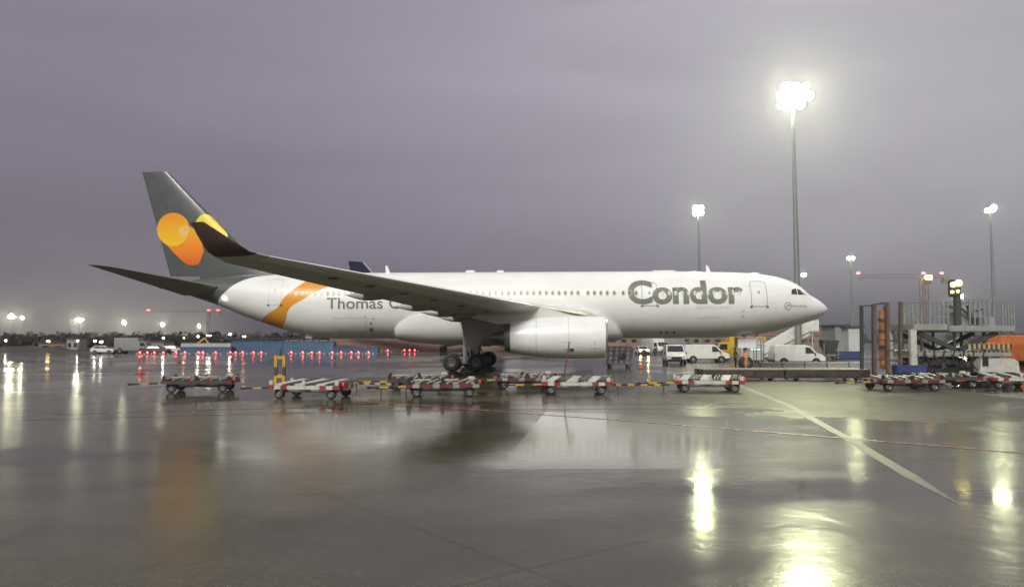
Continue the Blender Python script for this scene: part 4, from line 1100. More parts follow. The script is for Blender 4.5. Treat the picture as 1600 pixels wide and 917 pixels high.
Y = 73.5; van('white van side-on below the aircraft nose, beside the boarding stairs', (GX(1245.5, Y), Y, 0), R(-2))
CAR = [(-2.1, .35), (-2.15, .85), (-1.95, 1.05), (-1.5, 1.42), (-.2, 1.48), (.35, 1.42), (1.0, 1.0), (1.95, .85), (2.12, .6), (2.1, .3)]
cg = [[(.85, 1.0), (.30, 1.34), (-.2, 1.38), (-.2, .98)], [(-.3, .98), (-.3, 1.38), (-1.3, 1.34), (-1.65, 1.02)]]
def car(label, loc, rz, paint=M['van'], head=None, grp=None): return vehicle('car', label, 'car', loc, rz, CAR, 1.75, paint, (-1.3, 1.3), cg, (1.0, 1.02, .38, 1.40), wr=.31, belt=.95, tumble=.2, head_m=head, group=grp)
Y = 128; car('car with bright warm headlights shining at the camera, under the fuselage', (GX(1003.5, Y), Y, 0), R(-90), head=M['head'])
TRUCK = [(-3.2, .5), (-3.2, 2.9), (1.2, 2.9), (1.25, 2.2), (2.4, 2.15), (2.9, 1.4), (3.0, .5)]
tg = [[(2.6, 1.35), (2.3, 2.0), (1.5, 2.0), (1.5, 1.35)]]
def truck(label, loc, rz, paint, name='truck', cat='truck', grp=None, head=None): return vehicle(name, label, cat, loc, rz, TRUCK, 2.3, paint, (-2.1, 1.9), tg, (2.9, 1.42, 2.44, 2.1), wr=.45, belt=1.3, tumble=.08, group=grp, head_m=head)
truck('yellow service truck between the side-on van and the boarding stairs', (GX(1152, 92), 92, 0), R(180), M['yellow'])
truck('white service truck behind the car with headlights', (GX(1024, 136), 136, 0), R(-70), M['van'])
truck('orange truck at the right edge of the photo beyond the loader', (GX(1597, 70), 72, 0), R(180), M['orangep'])
truck('small pale truck parked under the dim lamps at far left', (GX(205, 140), 141, 0), R(2), M['bldg'])
car('white car on the far apron edge left of the red lights', (GX(163, 138), 138, 0), 0)
car('dark car on the apron edge left of the low grey shed', (GX(246, 140), 140, 0), 0, M['darksteel'])
car('pale car parked in front of the low grey shed', (GX(268, 141), 142, 0), 0, M['bldg2'])
truck('grey truck parked behind the floodlit masts, below the aerial of the belly', (GX(1072, 140), 148, 0), R(15), M['bldg'])

# excavator (yellow) at the site
def excavator(px, Y):
    o = thing('excavator', 'small yellow excavator between the pale truck and the blue containers', 'excavator', (GX(px, Y), Y, 0))
    g = MB()
    for s_ in (-1, 1): g.box((0, s_*.9, .4), (3.0, .45, .75), bev=.3)
    g.build('track', M['blackp'], o)
    g = MB(); g.box((-.4, 0, 1.35), (2.4, 1.9, .9), bev=.12); g.build('body', M['yellow'], o)
    g = MB(); g.box((.45, -.45, 1.9), (1.1, .9, 1.3), bev=.1); g.build('cab', M['glass'], o)
    g = MB(); g.bar((.8, .2, 1.5), (2.6, .2, 2.9), .3); g.bar((2.6, .2, 2.9), (3.6, .2, 1.5), .24); g.box((3.6, .2, 1.2), (.6, .8, .6), bev=.1); g.build('boom', M['yellow'], o)
excavator(298, 149)

# boarding stairs on a small truck, under the nose
def stairs():
    Y = 80.0; base = GX(1190, Y)
    o = thing('boarding_stairs', 'white covered boarding stairs rising to the right under the aircraft nose', 'boarding stairs', (base, Y, 0))
    s = F/Y
    g = MB()
    x0, x1 = 0, GX(1262, Y)-base; z0, z1 = .7, 3.1
    for yy in (-.9, .9): g.bar((x0, yy, z0), (x1, yy, z1), .12, wz=.3)
    n = 13
    for i in range(n): g.box((x0+(x1-x0)*(i+.5)/n, 0, z0+(z1-z0)*(i+.5)/n+.08), (.34, 1.7, .05))
    g.build('flight', M['dwhite'], o)
    g = MB()
    for yy in (-.95, .95):
        g.add([(x0, yy, z0+.3), (x1, yy, z1+.3), (x1+.9, yy, z1+.3), (x1+.9, yy, z1+1.5), (x1, yy, z1+1.35), (x0, yy, z0+1.1),
               (x0, yy+.04, z0+.3), (x1, yy+.04, z1+.3), (x1+.9, yy+.04, z1+.3), (x1+.9, yy+.04, z1+1.5), (x1, yy+.04, z1+1.35), (x0, yy+.04, z0+1.1)],
              [(0, 1, 4, 5), (1, 2, 3, 4), (6, 7, 10, 11), (7, 8, 9, 10), (0, 1, 7, 6), (1, 2, 8, 7), (2, 3, 9, 8), (3, 4, 10, 9), (4, 5, 11, 10), (5, 0, 6, 11)])
    g.build('side_panel', M['van'], o)
    g = MB(); g.box((x1+.45, 0, z1+.18), (1.0, 1.9, .12)); g.build('landing', M['deck'], o)
    for p in ((x0+.2, -.9), (x0+.2, .9), (x1+.2, -.9), (x1+.2, .9)):
        g = MB(); g.bar((p[0], p[1], .55), (p[0], p[1], z0 if p[0] < 1 else z1), .12); g.build('support_leg', M['dwhite'], o)
    g = MB(); g.bar((x0+1.0, -.9, .6), (x1, -.9, z1-.8), .08); g.bar((x1+.2, -.9, .6), (x0+1.8, -.9, 2.2), .08); g.build('brace', M['steel'], o)
    g = MB(); g.box(((x0+x1)/2+.1, 0, .62), (x1-x0+1.6, 1.9, .22), bev=.04); g.build('chassis', M['yellow'], o)
    for x in (.1, x1-.1):
        for yy in (-.85, .85): vwheel(o, x, yy, .34, .22)
    return o
stairs()
# second set of white steps / frame by the nose gear
def stand():
    Y = 71.5; b = GX(1186, Y)
    o = thing('maintenance_steps', 'tall white frame of steps beside the nose wheel, left of the boarding stairs', 'steps', (b, Y, 0))
    g = MB()
    for x in (-.35, .35):
        for y in (-.4, .4): g.bar((x, y, .1), (x, y, 2.75), .08)
    g.build('frame', M['dwhite'], o)
    g = MB()
    for i in range(9): g.box((0, 0, .3+.28*i), (.62, .5-.03*i, .04))
    g.build('step', M['steel'], o)
    g = MB()
    for z in (2.0, 2.4, 2.75): g.bar((-.35, -.4, z), (.35, -.4, z), .05); g.bar((-.35, .4, z), (.35, .4, z), .05)
    g.build('railing', M['dwhite'], o)
    g = MB(); g.box((0, 0, .08), (1.6, 1.2, .12)); g.build('base', M['dwhite'], o)
stand()
# air-conditioning unit with green panel
def unit():
    Y = 79.0; b = GX(1172, Y)
    o = thing('ground_power_unit', 'grey ground unit with a green lit panel behind the worker in orange', 'ground unit', (b, Y, 0))
    g = MB(); g.box((0, 0, 1.35), (2.2, 1.6, 2.0), bev=.08); g.build('housing', M['bldg2'], o)
    g = MB(); g.box((.35, -.82, 1.5), (.9, .03, .12)); g.build('display', M['signgreen'], o)
    g = MB(); 
    for i in range(6): g.box((-.6, -.81, .8+.16*i), (.7, .03, .05))
    g.build('vent_louvre', M['darksteel'], o)
    for x in (-.8, .8):
        for yy in (-.6, .6): vwheel(o, x, yy, .25, .16)
unit()
# dark hopper-like trolley
def hopper():
    Y = 96.0; b = GX(1296, Y)
    o = thing('hopper_trailer', 'dark tapering hopper trailer between the white van and the grey utility boxes', 'trailer', (b, Y, 0))
    g = MB(); g.loft([[(-1.05, -.7, 2.45), (1.05, -.7, 2.45), (1.05, .7, 2.45), (-1.05, .7, 2.45)], [(-.95, -.6, 1.7), (.95, -.6, 1.7), (.95, .6, 1.7), (-.95, .6, 1.7)], [(-.4, -.4, .7), (.4, -.4, .7), (.4, .4, .7), (-.4, .4, .7)]]); g.build('hopper', M['darksteel'], o)
    g = MB()
    for x in (-.9, .9):
        for y in (-.6, .6): g.bar((x, y, .4), (x, y, 2.4), .1)
    g.bar((-1, -.6, .55), (1, -.6, .55), .14); g.bar((-1, .6, .55), (1, .6, .55), .14); g.build('frame', M['steel'], o)
    for x in (-.8, .8):
        for yy in (-.6, .6): vwheel(o, x, yy, .3, .2)
hopper()
# lattice equipment left of the car (steps rack)
def rack():
    Y = 66.0; b = GX(967, Y)
    o = thing('equipment_rack', 'grey lattice rack trolley beside the engine front', 'trolley', (b, Y, 0))
    g = MB()
    for x in (-1.0, -.5, 0, .5, 1.0):
        for y in (-.5, .5): g.bar((x, y, .35), (x+.12, y, 1.9-.12*abs(x)), .10)
    for z in (.7, 1.1, 1.5, 1.85):
        for y in (-.5, .5): g.bar((-1.0, y, z), (1.0, y, z), .08)
    g.bar((-1, -.5, .4), (1, -.5, 1.85), .05); g.bar((-1, -.5, 1.8), (1, -.5, .4), .05)
    g.build('lattice_frame', M['steel'], o)
    g = MB(); g.box((0, 0, .38), (2.2, 1.1, .1)); g.build('base', M['deck'], o)
    g = MB(); g.cyl((.3, -.3, 1.0), (.3, .3, 1.0), .32, n=16); g.build('hose_reel', M['darksteel'], o)
    for x in (-.8, .8):
        for yy in (-.45, .45): vwheel(o, x, yy, .17, .1)
rack()
def cone(px, Y, label):
    o = thing('traffic_cone', label, 'traffic cone', (GX(px, Y), Y, 0), 0, 'traffic cones')
    g = MB(); g.lathe([(.03, .26), (.05, .18), (.35, .12)], 16, 0, axis='Z'); g.lathe([(.35, .12), (.52, .085)], 16, 1, axis='Z'); g.lathe([(.52, .085), (.75, .03), (.76, .001)], 16, 0, axis='Z'); g.build('cone_body', [M['cone'], M['reflect']], o)
    g = MB(); g.box((0, 0, .02), (.52, .52, .04)); g.build('base', M['blackp'], o)
cone(1001, GY(576), 'orange traffic cone in front of the car with bright headlights')
cone(219, GY(584), 'lone orange traffic cone out on the wet apron at far left')
cone(222, GY(561), 'white-banded traffic cone nearest the row of red lights')

# ------------------------------------------------------------------ people
def person(label, px, Y, top, legs, facing=0, reach=0.0):
    o = thing('person', label, 'person', (GX(px, Y), Y, 0), facing)
    me = bpy.data.meshes.new('person'); J = {}
    vs = []; es = []; rad = []
    def v(n, p, r): J[n] = len(vs); vs.append(p); rad.append(r)
    def e_(a, b): es.append((J[a], J[b]))
    v('pel', (0, 0, .98), (.15, .12)); v('wst', (0, 0, 1.12), (.14, .11)); v('chs', (0, 0, 1.32), (.17, .13)); v('shl', (0, .0, 1.46), (.12, .10)); v('nck', (0, .01, 1.53), (.06, .06)); v('hd1', (.01, 0, 1.62), (.085, .10)); v('hd2', (.01, 0, 1.74), (.08, .09))
    for a, b in (('pel', 'wst'), ('wst', 'chs'), ('chs', 'shl'), ('shl', 'nck'), ('nck', 'hd1'), ('hd1', 'hd2')): e_(a, b)
    for s_, k in ((-1, 'r'), (1, 'l')):
        sw = .12*s_
        v('hp'+k, (0, s_*.10, .92), (.10, .10)); v('kn'+k, (.06+sw, s_*.12, .50), (.07, .075)); v('an'+k, (sw*.8, s_*.12, .10), (.05, .055)); v('to'+k, (.16+sw*.8, s_*.13, .045), (.05, .04))
        e_('pel', 'hp'+k); e_('hp'+k, 'kn'+k); e_('kn'+k, 'an'+k); e_('an'+k, 'to'+k)
        v('sh'+k, (0, s_*.20, 1.43), (.07, .07)); v('el'+k, (.05+reach*.2, s_*.27, 1.17+reach*.1), (.052, .052)); v('wr'+k, (.20+reach*.3, s_*.25, .98+reach*.3), (.036, .036)); v('ha'+k, (.27+reach*.32, s_*.24, .92+reach*.32), (.04, .025))
        e_('shl', 'sh'+k); e_('sh'+k, 'el'+k); e_('el'+k, 'wr'+k); e_('wr'+k, 'ha'+k)
    me.from_pydata(vs, es, []); ob = bpy.data.objects.new('body', me); COL.objects.link(ob)
    sk = ob.modifiers.new('s', 'SKIN'); sk.use_smooth_shade = True
    for i, r in enumerate(rad): me.skin_vertices[0].data[i].radius = r
    me.skin_vertices[0].data[0].use_root = True
    sb = ob.modifiers.new('d', 'SUBSURF'); sb.levels = 2; sb.render_levels = 2
    bpy.context.view_layer.update()
    m2 = bpy.data.meshes.new_from_object(ob.evaluated_get(bpy.context.evaluated_depsgraph_get()))
    bpy.data.objects.remove(ob)
    for m in (M['skin'], top, legs, M['reflect'], M['blackp']): m2.materials.append(m)
    for p in m2.polygons:
        c = p.center; p.use_smooth = True
        if c.z > 1.53 or (abs(c.y) > .2 and c.z < 1.0+reach*.3 and c.z > .8 and c.x > .19+reach*.25): p.material_index = 0
        elif c.z > .90: p.material_index = 1
        elif c.z < .13: p.material_index = 4
        else: p.material_index = 2
    b = bpy.data.objects.new('body', m2); COL.objects.link(b); b.parent = o
    g = MB(); g.lathe([(1.66, .105), (1.72, .112), (1.78, .10), (1.83, .06), (1.845, .001)], 16, 0, axis='Z'); g.box((.12, 0, 1.70), (.1, .16, .015)); g.build('safety_cap', M['blackp'], o)
    g = MB()
    for z in (1.08, 1.28): g.lathe([(z, .185), (z+.05, .185)], 20, 0, Matrix.Diagonal((.82, 1.02, 1, 1)), axis='Z')
    g.build('reflective_band', M['reflect'], o)
    return o
person('worker in orange high-visibility suit standing by the nose wheel', 1166, 61.3, M['hivis'], M['hivis'], R(200), .5)
person('worker in pale yellow jacket and dark trousers, just left of the worker in orange', 1149, 66, M['hiyel'], M['navycloth'], R(20), 0)

# ------------------------------------------------------------------ low barriers and long flat trailer, right
bz = None
for i in range(9):
    Y = 66.5+.0; px = 1196+ i*17.3
    g = MB(); Lb = .95
    g.prism([(-.28, 0), (.28, 0), (.16, .18), (.12, .40), (-.12, .40), (-.16, .18)], -.45, .45)
    if i == 0:
        o = thing('concrete_barrier', 'x', 'barrier'); b_ = g.build('barrier_body', M['concrete'], o, (0, 0, 0)); b_.rotation_euler = (0, 0, PI/2)
        g = MB(); g.box((0, 0, .46), (.94, .30, .13), bev=.05); g.build('white_cap', M['dwhite'], o); bz = o
    else: o = dup(bz, (0, 0, 0), 0, 'x')
    o.location = (GX(px, Y, .3), Y + (.1 if i % 2 else -.05), 0)
    o['label'] = 'low concrete barrier with a white cap in the row before the van under the nose'; o['group'] = 'low concrete barriers below the nose'
def flatbed(px0, px1, Y, label):
    x0, x1 = GX(px0, Y, .5), GX(px1, Y, .5); L = x1-x0
    o = thing('flat_trailer', label, 'trailer', ((x0+x1)/2, Y, 0), 0, 'long low cargo trailers')
    g = MB(); 
    for y in (-1.1, 1.1): g.box((0, y, .40), (L, .10, .50)); g.box((0, y*1.0-.06*(1 if y > 0 else -1)*-1, .30), (L*.98, .06, .05))
    n = int(L/.45)
    for i in range(n): g.box((-L/2+.2+(L-.4)*i/(n-1), 0, .45), (.09, 2.1, .14))
    for i in range(0, n, 3): g.box((-L/2+.2+(L-.4)*i/(n-1), -1.17, .42), (.10, .05, .42))
    g.build('side_rail', M['rust'], o)
    g = MB(); n = int(L/.24)
    for i in range(n): g.cyl((-L/2+.14+(L-.28)*i/(n-1), -1.02, .64), (-L/2+.14+(L-.28)*i/(n-1), 1.02, .64), .055, n=8)
    g.build('roller', M['deck'], o)
    g = MB(); g.box((0, -1.1, .672), (L, .12, .04)); g.box((0, 1.1, .672), (L, .12, .04)); g.build('edge_strip', M['deck'], o)
    for x in (-L/2+.7, L/2-.7):
        for y in (-.9, .9): vwheel(o, x, y*.9, .17, .14)
    return o
flatbed(1092, 1214, 46.5, 'rusty brown low roller trailer behind the rightmost near dolly of the middle row')
flatbed(1218, 1346, 46.5, 'rusty brown low roller trailer running up to the brownish-orange loader posts')

# ------------------------------------------------------------------ container dollies
def dolly_base(kind, flip=1):
    """kind a: white slanted deck plates; b: dark red with rollers; c: low dark"""
    o = thing('container_dolly', 'x', 'dolly')
    L, Wd = 3.1, 2.0
    g = MB()
    for y in (-Wd/2, Wd/2):
        n = 11
        for i in range(n): g.box((-L/2+L*(i+.5)/n, y, .47), (L/n, .10, .15), m=(0 if (i in (0, 2, 8, 10) if kind == 'a' else i % 3 != 1) else 1))
    for x in (-L/2+.05, L/2-.05):
        for i in range(6): g.box((x, -Wd/2+.12+(Wd-.24)*(i+.5)/6, .47), (.09, (Wd-.24)/6, .16), m=i % 2)
    edge = {'a': (M['red'], M['dwhite']), 'b': (M['dred'], M['deck']), 'c': (M['darksteel'], M['dred'])}[kind]
    g.build('striped_rail', list(edge), o)
    g = MB()
    for x in (-1.0, 0, 1.0): g.box((x, 0, .36), (.12, Wd-.12, .12))
    g.box((0, -.55, .34), (L-.3, .10, .12)); g.box((0, .55, .34), (L-.3, .10, .12))
    g.box((0, -.75, .27), (L*.7, .05, .05)); g.build('chassis', M['darksteel'] if kind != 'a' else M['deck'], o)
    if kind == 'a':
        for i, x in enumerate((-1.02, -.08, .86)):
            g = MB(); q = [(x-.36, -.9, .60), (x+.02, -.9, .60), (x+.42, .9, .74), (x+.04, .9, .74)]
            g.add([(a, b, c) for a, b, c in q]+[(a, b, c-.05) for a, b, c in q], [(0, 1, 2, 3), (4, 5, 6, 7), (0, 1, 5, 4), (1, 2, 6, 5), (2, 3, 7, 6), (3, 0, 4, 7)])
            g.build('deck_plate', M['dwhite'], o)
        g = MB()
        for i, x in enumerate((-.55, .40, 1.22)):
            for k in range(3):
                xx = x-.12+.14*k; g.cyl((xx-.1, -.86, .60), (xx+.3, .88, .72), .045, n=8)
        g.build('roller', M['darksteel'], o)
    else:
        g = MB(); n = 7
        for i in range(n):
            x = -L/2+.3+(L-.6)*i/(n-1); g.cyl((x-.22, -.9, .60), (x+.22, .9, .66), .05, n=8)
        g.build('roller', M['deck'], o)
        for x in (-.9, .3): g = MB(); g.box((x, -.1, .68), (.75, .30, .06), rot=(0, 0, R(28)), bev=.02); g.build('deck_plate', M['dwhite'], o)
        g = MB(); g.box((1.25, .3, .74), (.32, .22, .16), bev=.05); g.build('latch_block', M['dwhite'], o)
    for x in (-L/2+.12, 0, L/2-.12):
        for y in (-Wd/2+.02, Wd/2-.02): g = MB(); g.box((x, y, .66), (.16, .06, .20), bev=.02); g.build('container_stop', M['blackp'] if kind != 'a' else M['dwhite'], o)
    for x in (-L/2+.42, L/2-.42):
        for y in (-.82, .82):
            g = MB(); g.box((x, y*.8, .33), (.5, .08, .12)); g.build('axle_mount', M['dred'], o)
            vwheel(o, x, y, .22, .15)
    g = MB(); g.cyl((L/2+.02, -.6, .56), (L/2+.08, -.6, .56), .15, n=16); g.build('reflector', M['refl_red'] if 'refl_red' in M else M.setdefault('refl_red', mat('red_reflector', (.62, .05, .03), .3, var=.1)), o)
    # tow bar, yellow and black
    g = MB(); n = 8
    for i in range(n):
        g.bar((-L/2-1.6*i/n, 0, .40-.02*i*.3), (-L/2-1.6*(i+1)/n, 0, .40-.02*(i+1)*.3), .07, m=(i//2) % 2)
    g.add([], [])
    g.cyl((-L/2-1.66, 0, .30), (-L/2-1.66, 0, .40), .09, n=12, m=1)
    g.build('tow_bar', [M['yellow'], M['blackp']], o)
    return o
kinds = {}
def place(kind, px, py, rz, label):
    Y = GY(py)+.85
    if kind not in kinds: o = kinds[kind] = dolly_base(kind)
    else: o = copy_tree(kinds[kind])
    o.location = (GX(px, Y, .4), Y, 0); o.rotation_euler = (0, 0, rz); o['label'] = label; o['group'] = 'container dollies parked in a line'
    return o
place('c', 315, 613, R(9), 'dark empty dolly at the left end of the line, left of the yellow bollard')
place('a', 490, 623, R(-9), 'white-decked dolly standing right in front of the yellow bollard')
place('c', 655, 609.5, R(8), 'rear dolly just behind the dark red dolly below the aircraft wheels')
place('b', 692, 620, R(5), 'dark red dolly in the front row below the aircraft wheels')
place('b', 820, 607, R(6), 'rear dolly half hidden between the dark red dolly and the one with the raised pole')
d4 = place('a', 899, 616, R(-2), 'white-plated dolly with an upright pole, in front of the engine')
place('a', 1105, 613, R(-7), 'white-plated dolly alone right of the engine, by the brown trailers')
place('b', 1408, 611, R(3), 'dark red dolly in front of the loader posts')
place('c', 1470, 606, R(-4), 'low dark dolly in front of the loader chassis')
place('a', 1575, 607, R(3), 'white-plated dolly at the right edge, in front of the loader cab')
# raised pole with a black flag on the dolly
g = MB(); b_, t_ = P(880, 600, GY(616)+.5), P(890, 534, GY(616)+.5)
pl = Matrix.Translation(d4.location).inverted()
g.bar(pl @ b_, pl @ t_, .055); pole = g.build('raised_pole', M['dred'], d4)
g = MB(); c_ = pl @ P(893.5, 547, GY(616)+.5); g.box(c_, (.22, .05, .16), bev=.02); g.build('pole_clamp', M['blackp'], pole)
# yellow tow bars lying between dollies
def towbar(px0, py0, px1, py1, label, Y=None):
    Y0 = Y or GY(py0+13); a_, b_ = P(px0, py0, Y0), P(px1, py1, Y0)
    a_.z = max(a_.z, .1); b_.z = max(b_.z, .1)
    o = thing('tow_bar', label, 'tow bar', (a_.x, a_.y, 0), 0, 'yellow and black tow bars between dollies')
    g = MB(); d = b_-a_; n = 8; A = Vector((0, 0, a_.z))
    for i in range(n): g.bar(A+d*i/n, A+d*(i+1)/n, .07, m=(i//1) % 2)
    g.build('bar', [M['yellow'], M['blackp']], o)
    g = MB(); g.cyl(A+d+Vector((0, 0, -.05)), A+d+Vector((.0, 0, .06)), .10, n=12); g.cyl(A+Vector((0, 0, -.05)), A+Vector((0, 0, .06)), .08, n=12); g.build('coupling_eye', M['darksteel'], o)
    g = MB(); g.bar(A+Vector((.15, 0, 0)), (.15, 0, 0), .05); g.bar(A+d+Vector((-.15, 0, 0)), (d.x-.15, 0, 0), .05); g.build('support_foot', M['darksteel'], o)
towbar(552, 599, 620, 600, 'tow bar between the bollard dolly and the dark red dolly')
towbar(960, 601, 1042, 601, 'tow bar between the pole dolly and the dolly right of the engine')
towbar(590, 606, 640, 606, 'lower tow bar running to the dark red dolly', GY(618))

# yellow bollard / hoop
def hoop():
    Y = 41.0; b = GX(437.5, Y, 1)
    o = thing('hoop_barrier', 'yellow hoop bollard with a dark middle band, behind the white-decked dolly', 'bollard', (b, Y, 0))
    ztop = P(437, 555, Y).z
    g = MB()
    for x in (-.22, .22):
        g.box((x, 0, ztop*.16), (.17, .17, ztop*.32), 0, bev=.015); g.box((x, 0, ztop*.46), (.15, .15, ztop*.28), 1); g.box((x, 0, ztop*.80), (.17, .17, ztop*.40-.004), 0, bev=.015)
    g.build('post', [M['yellow'], M['darksteel']], o)
    g = MB(); g.box((0, 0, ztop-.12), (.27, .12, .16)); g.box((0, 0, ztop*.30), (.27, .12, .18)); g.build('crossbar', M['yellow'], o)
    g = MB(); g.cyl((0, 0, ztop-.05), (0, 0, ztop+.35), .03, n=8); g.build('top_pin', M['darksteel'], o)
hoop()

# ------------------------------------------------------------------ cargo loader, right
def loader():
    Y = 44.5; cx = GX(1470, Y, 1)
    def X(px, z=1.5, y=Y): return GX(px, y, z)-cx
    def Z(py, y=Y): return P(1470, py, y).z
    o = thing('cargo_loader', 'big grey cargo loader with railings and raised platform at right', 'cargo loader', (cx, Y, 0))
    # front guide posts (left end)
    for px, pt_, pb, m in ((1349, 478, 590, M['rustpost']), (1360, 476, 590, M['darksteel']), (1369, 474, 590, M['rustpost']), (1379, 474, 590, M['darksteel']), (1388, 473, 578, M['rustpost']), (1397, 476, 578, M['darksteel'])):
        yy = -1.3 if px in (1349, 1369, 1388) else 1.2
        g = MB(); g.bar((X(px, 2), yy, Z(pb)), (X(px+ (1 if px < 1380 else 2), 4), yy, Z(pt_)), .17); g.build('guide_post', m, o)
    g = MB(); g.bar((X(1349), -1.3, Z(479)), (X(1360), 1.2, Z(477)), .09); g.bar((X(1369), -1.3, Z(475)), (X(1379), 1.2, Z(475)), .09)
    for py in (530, 545, 560): g.bar((X(1352), -1.3, Z(py)), (X(1396), -1.3, Z(py+4)), .08)
    g.build('post_link', M['darksteel'], o)
    g = MB(); g.cyl((X(1373), -.6, Z(575)), (X(1373), -.6, Z(486)), .24, .20, n=16); g.build('hydraulic_ram', M['ram'], o)
    g = MB(); 
    for py in (498, 515, 540): g.cyl((X(1373), -.6, Z(py)), (X(1373), -.6, Z(py+4)), .27, n=16)
    g.build('ram_collar', M['darksteel'], o)
    # platforms
    g = MB()
    g.box(((X(1408)+X(1460))/2, 0, Z(512)), (X(1460)-X(1408), 3.0, .38), bev=.04); g.box(((X(1462)+X(1562))/2, 0, Z(514)), (X(1562)-X(1462), 3.0, .36), bev=.04)
    g.build('upper_platform', M['ldr'], o)
    g = MB(); g.box(((X(1412)+X(1556))/2, 0, Z(553)), (X(1556)-X(1412), 2.9, .24), bev=.03); g.build('lower_deck', M['deck'], o)
    g = MB()
    for i in range(22):
        x = X(1416)+(X(1552)-X(1416))*i/21; g.cyl((x, -1.4, Z(553)+.16), (x, 1.4, Z(553)+.16), .06, n=8)
    g.build('roller', M['steel'], o)
    g = MB(); n = 18
    for i in range(n): g.box((X(1490)+(X(1556)-X(1490))*(i+.5)/n, -1.46, Z(541)), ((X(1556)-X(1490))/n, .06, .30), m=i % 2)
    g.build('warning_stripe', [M['yelp'], M['darksteel']], o)
    g = MB(); g.box((X(1405)+.1, -1.35, (Z(515)+Z(570))/2), (.36, .3, Z(515)-Z(570)), bev=.03); g.box((X(1405)+.1, 1.35, (Z(515)+Z(570))/2), (.36, .3, Z(515)-Z(570)), bev=.03)
    g.build('column', M['dwhite'], o)
    g = MB()
    for y in (-1.1, 1.1):
        g.bar((X(1420), y, .8), (X(1540), y, Z(520)), .24); g.bar((X(1540), y, .8), (X(1420), y, Z(520)), .24)
        for px in (1425, 1475, 1520): g.bar((X(px), y, Z(552)), (X(px), y, Z(518)), .12)
    g.build('scissor_arm', M['darksteel'], o)
    g = MB(); g.box(((X(1410)+X(1556))/2, 0, .72), (X(1556)-X(1410), 2.4, .42), bev=.04); g.box((X(1452), 0, 1.15), (2.2, 2.2, .5)); g.build('chassis', M['blackp'], o)
    g = MB(); g.box((X(1402), -1.25, Z(576)), (X(1425)-X(1380), .7, .52), bev=.06); g.build('fuel_tank', M['dblue'], o)
    g = MB()
    for k in range(9):
        x = X(1416+k*9.5); z = Z(560)+random.uniform(-.1, .1); g.box((x, -1.2, z-.25), (random.uniform(.15, .5), .3, random.uniform(.2, .5)), bev=.03)
    g.build('valve_block', M['darksteel'], o)
    g = MB()
    for k in range(7):
        xa, xb = X(1412+k*13), X(1424+k*15); p = None
        for u in range(9):
            t_ = u/8; q = (xa+(xb-xa)*t_, -1.48-.05*math.sin(t_*PI), Z(548)-.15-math.sin(t_*PI)*(.5+.08*k)+.2*t_)
            if p: g.bar(p, q, .05)
            p = q
    g.build('hose', M['black'], o)
    # cab
    g = MB(); x0, x1 = X(1502, 1), X(1562, 1); zb, zt2 = .62, Z(556)-.1
    g.loft([[(x0, y, zb), (x1, y, zb), (x1-.05, y, zb+.6), (x1-.35, y, zt2), (x0+.1, y, zt2)] for y in (-1.75, -.45)])
    cb = g.build('cab', M['dwhite'], o)
    g = MB(); g.box((x0+.32, -1.77, zb+.62), (.34, .04, .55), bev=.01); g.build('cab_window', M['glass'], cb)
    for px in (1425, 1450, 1530, 1555):
        for y in (-1.25, 1.25): vwheel(o, X(px, .4), y, .42, .3)
    # railings
    g = MB()
    def rail(p0, p1, y, top, bot):
        z0, z1 = Z(bot), Z(top); xs = [X(p0)+(X(p1)-X(p0))*i/4 for i in range(5)]
        for x in xs: g.bar((x, y, z0), (x, y, z1), .075)
        for u in (1, .66, .33): g.bar((xs[0], y, z0+(z1-z0)*u), (xs[-1], y, z0+(z1-z0)*u), .05)
    for y in (-1.4, 1.4): rail(1434, 1462, y, 473, 508); rail(1495, 1524, y, 470, 508); rail(1545, 1562, y, 473, 508)
    for px in (1434, 1462, 1524, 1562): g.bar((X(px), -1.4, Z(473)), (X(px), 1.4, Z(473)), .05)
    g.build('railing', M['steel'], o)
    g = MB(); g.box((X(1500), 0, Z(500)), (1.3, 1.2, .9), bev=.06); g.box((X(1535), .2, Z(503)), (.9, 1.5, .55), bev=.05); g.build('control_box', M['ldr'], o)
    g = MB(); g.bar((X(1490), -.9, Z(483)), (X(1512), -.9, Z(500)), .1); g.bar((X(1468), -.9, Z(480)), (X(1482), -.9, Z(482)), .16); g.bar((X(1500), -.9, Z(478)), (X(1507), -.9, Z(506)), .12); g.bar((X(1509), -.9, Z(488)), (X(1522), -.9, Z(484)), .1); g.build('control_lever', M['darksteel'], o)
    # lamp post with yellow work lamps
    g = MB(); g.bar((X(1481.5, 4), -.9, Z(508)), (X(1481.5, 5), -.9, Z(462)), .30); g.build('lamp_post', M['darksteel'], o)
    g = MB(); g.box((X(1477, 5.5), -.9, Z(452)), (.62, .4, 1.0), bev=.08); lh = g.build('lamp_housing', M['darksteel'], o)
    for px, py, r in ((1472.5, 447, .15), (1480.5, 444.5, .19), (1470.5, 458, .08), (1479, 457, .08)):
        g = MB(); x, z = X(px, 5.5), Z(py); g.cyl((x, -1.06, z), (x, -1.16, z), r, n=16); g.build('lamp', M['work'], lh)
    return o
M['rustpost'] = mat('rusty_post', (.11, .075, .055), .6, var=.5, scale=3, dirt=(.2, .1, .05))
M['ldr'] = mat('loader_grey_paint', (.27, .275, .255), .45, var=.15, scale=2, dirt=(.2, .19, .17), dirt_amt=.5)
M['ram'] = mat('worn_orange_ram', (.34, .13, .045), .5, var=.5, scale=2.5, dirt=(.10, .07, .05), dirt_amt=.8)
M['yelp'] = mat('dull_yellow_stripe', (.42, .31, .15), .5, var=.2, scale=4)
loader()

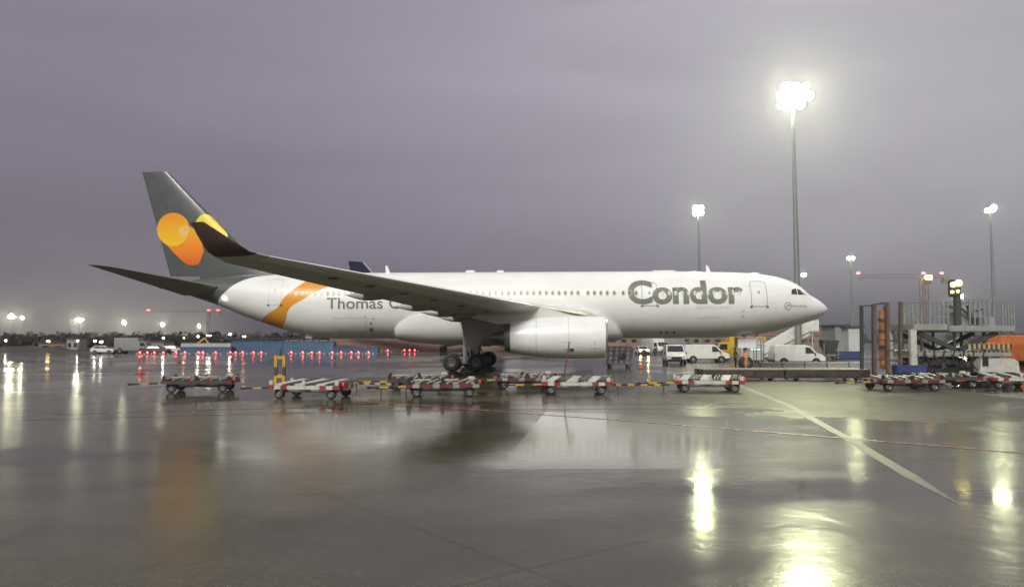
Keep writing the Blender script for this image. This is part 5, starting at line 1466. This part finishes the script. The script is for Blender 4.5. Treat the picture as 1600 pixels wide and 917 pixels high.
# ------------------------------------------------------------------ haze
HAZE = True
if HAZE:
    m = bpy.data.materials.new('haze'); m.use_nodes = True; t = m.node_tree; t.nodes.clear()
    out = N_(t, 'ShaderNodeOutputMaterial'); pv = N_(t, 'ShaderNodeVolumePrincipled')
    pv.inputs['Color'].default_value = (.74, .73, .80, 1); pv.inputs['Density'].default_value = .00075; pv.inputs['Anisotropy'].default_value = .80
    t.links.new(pv.outputs[0], out.inputs['Volume'])
    g = MB(); g.box((0, 1560, 44), (6200, 3400, 90)); hz_ = tag(g.build('haze', m), kind='stuff')
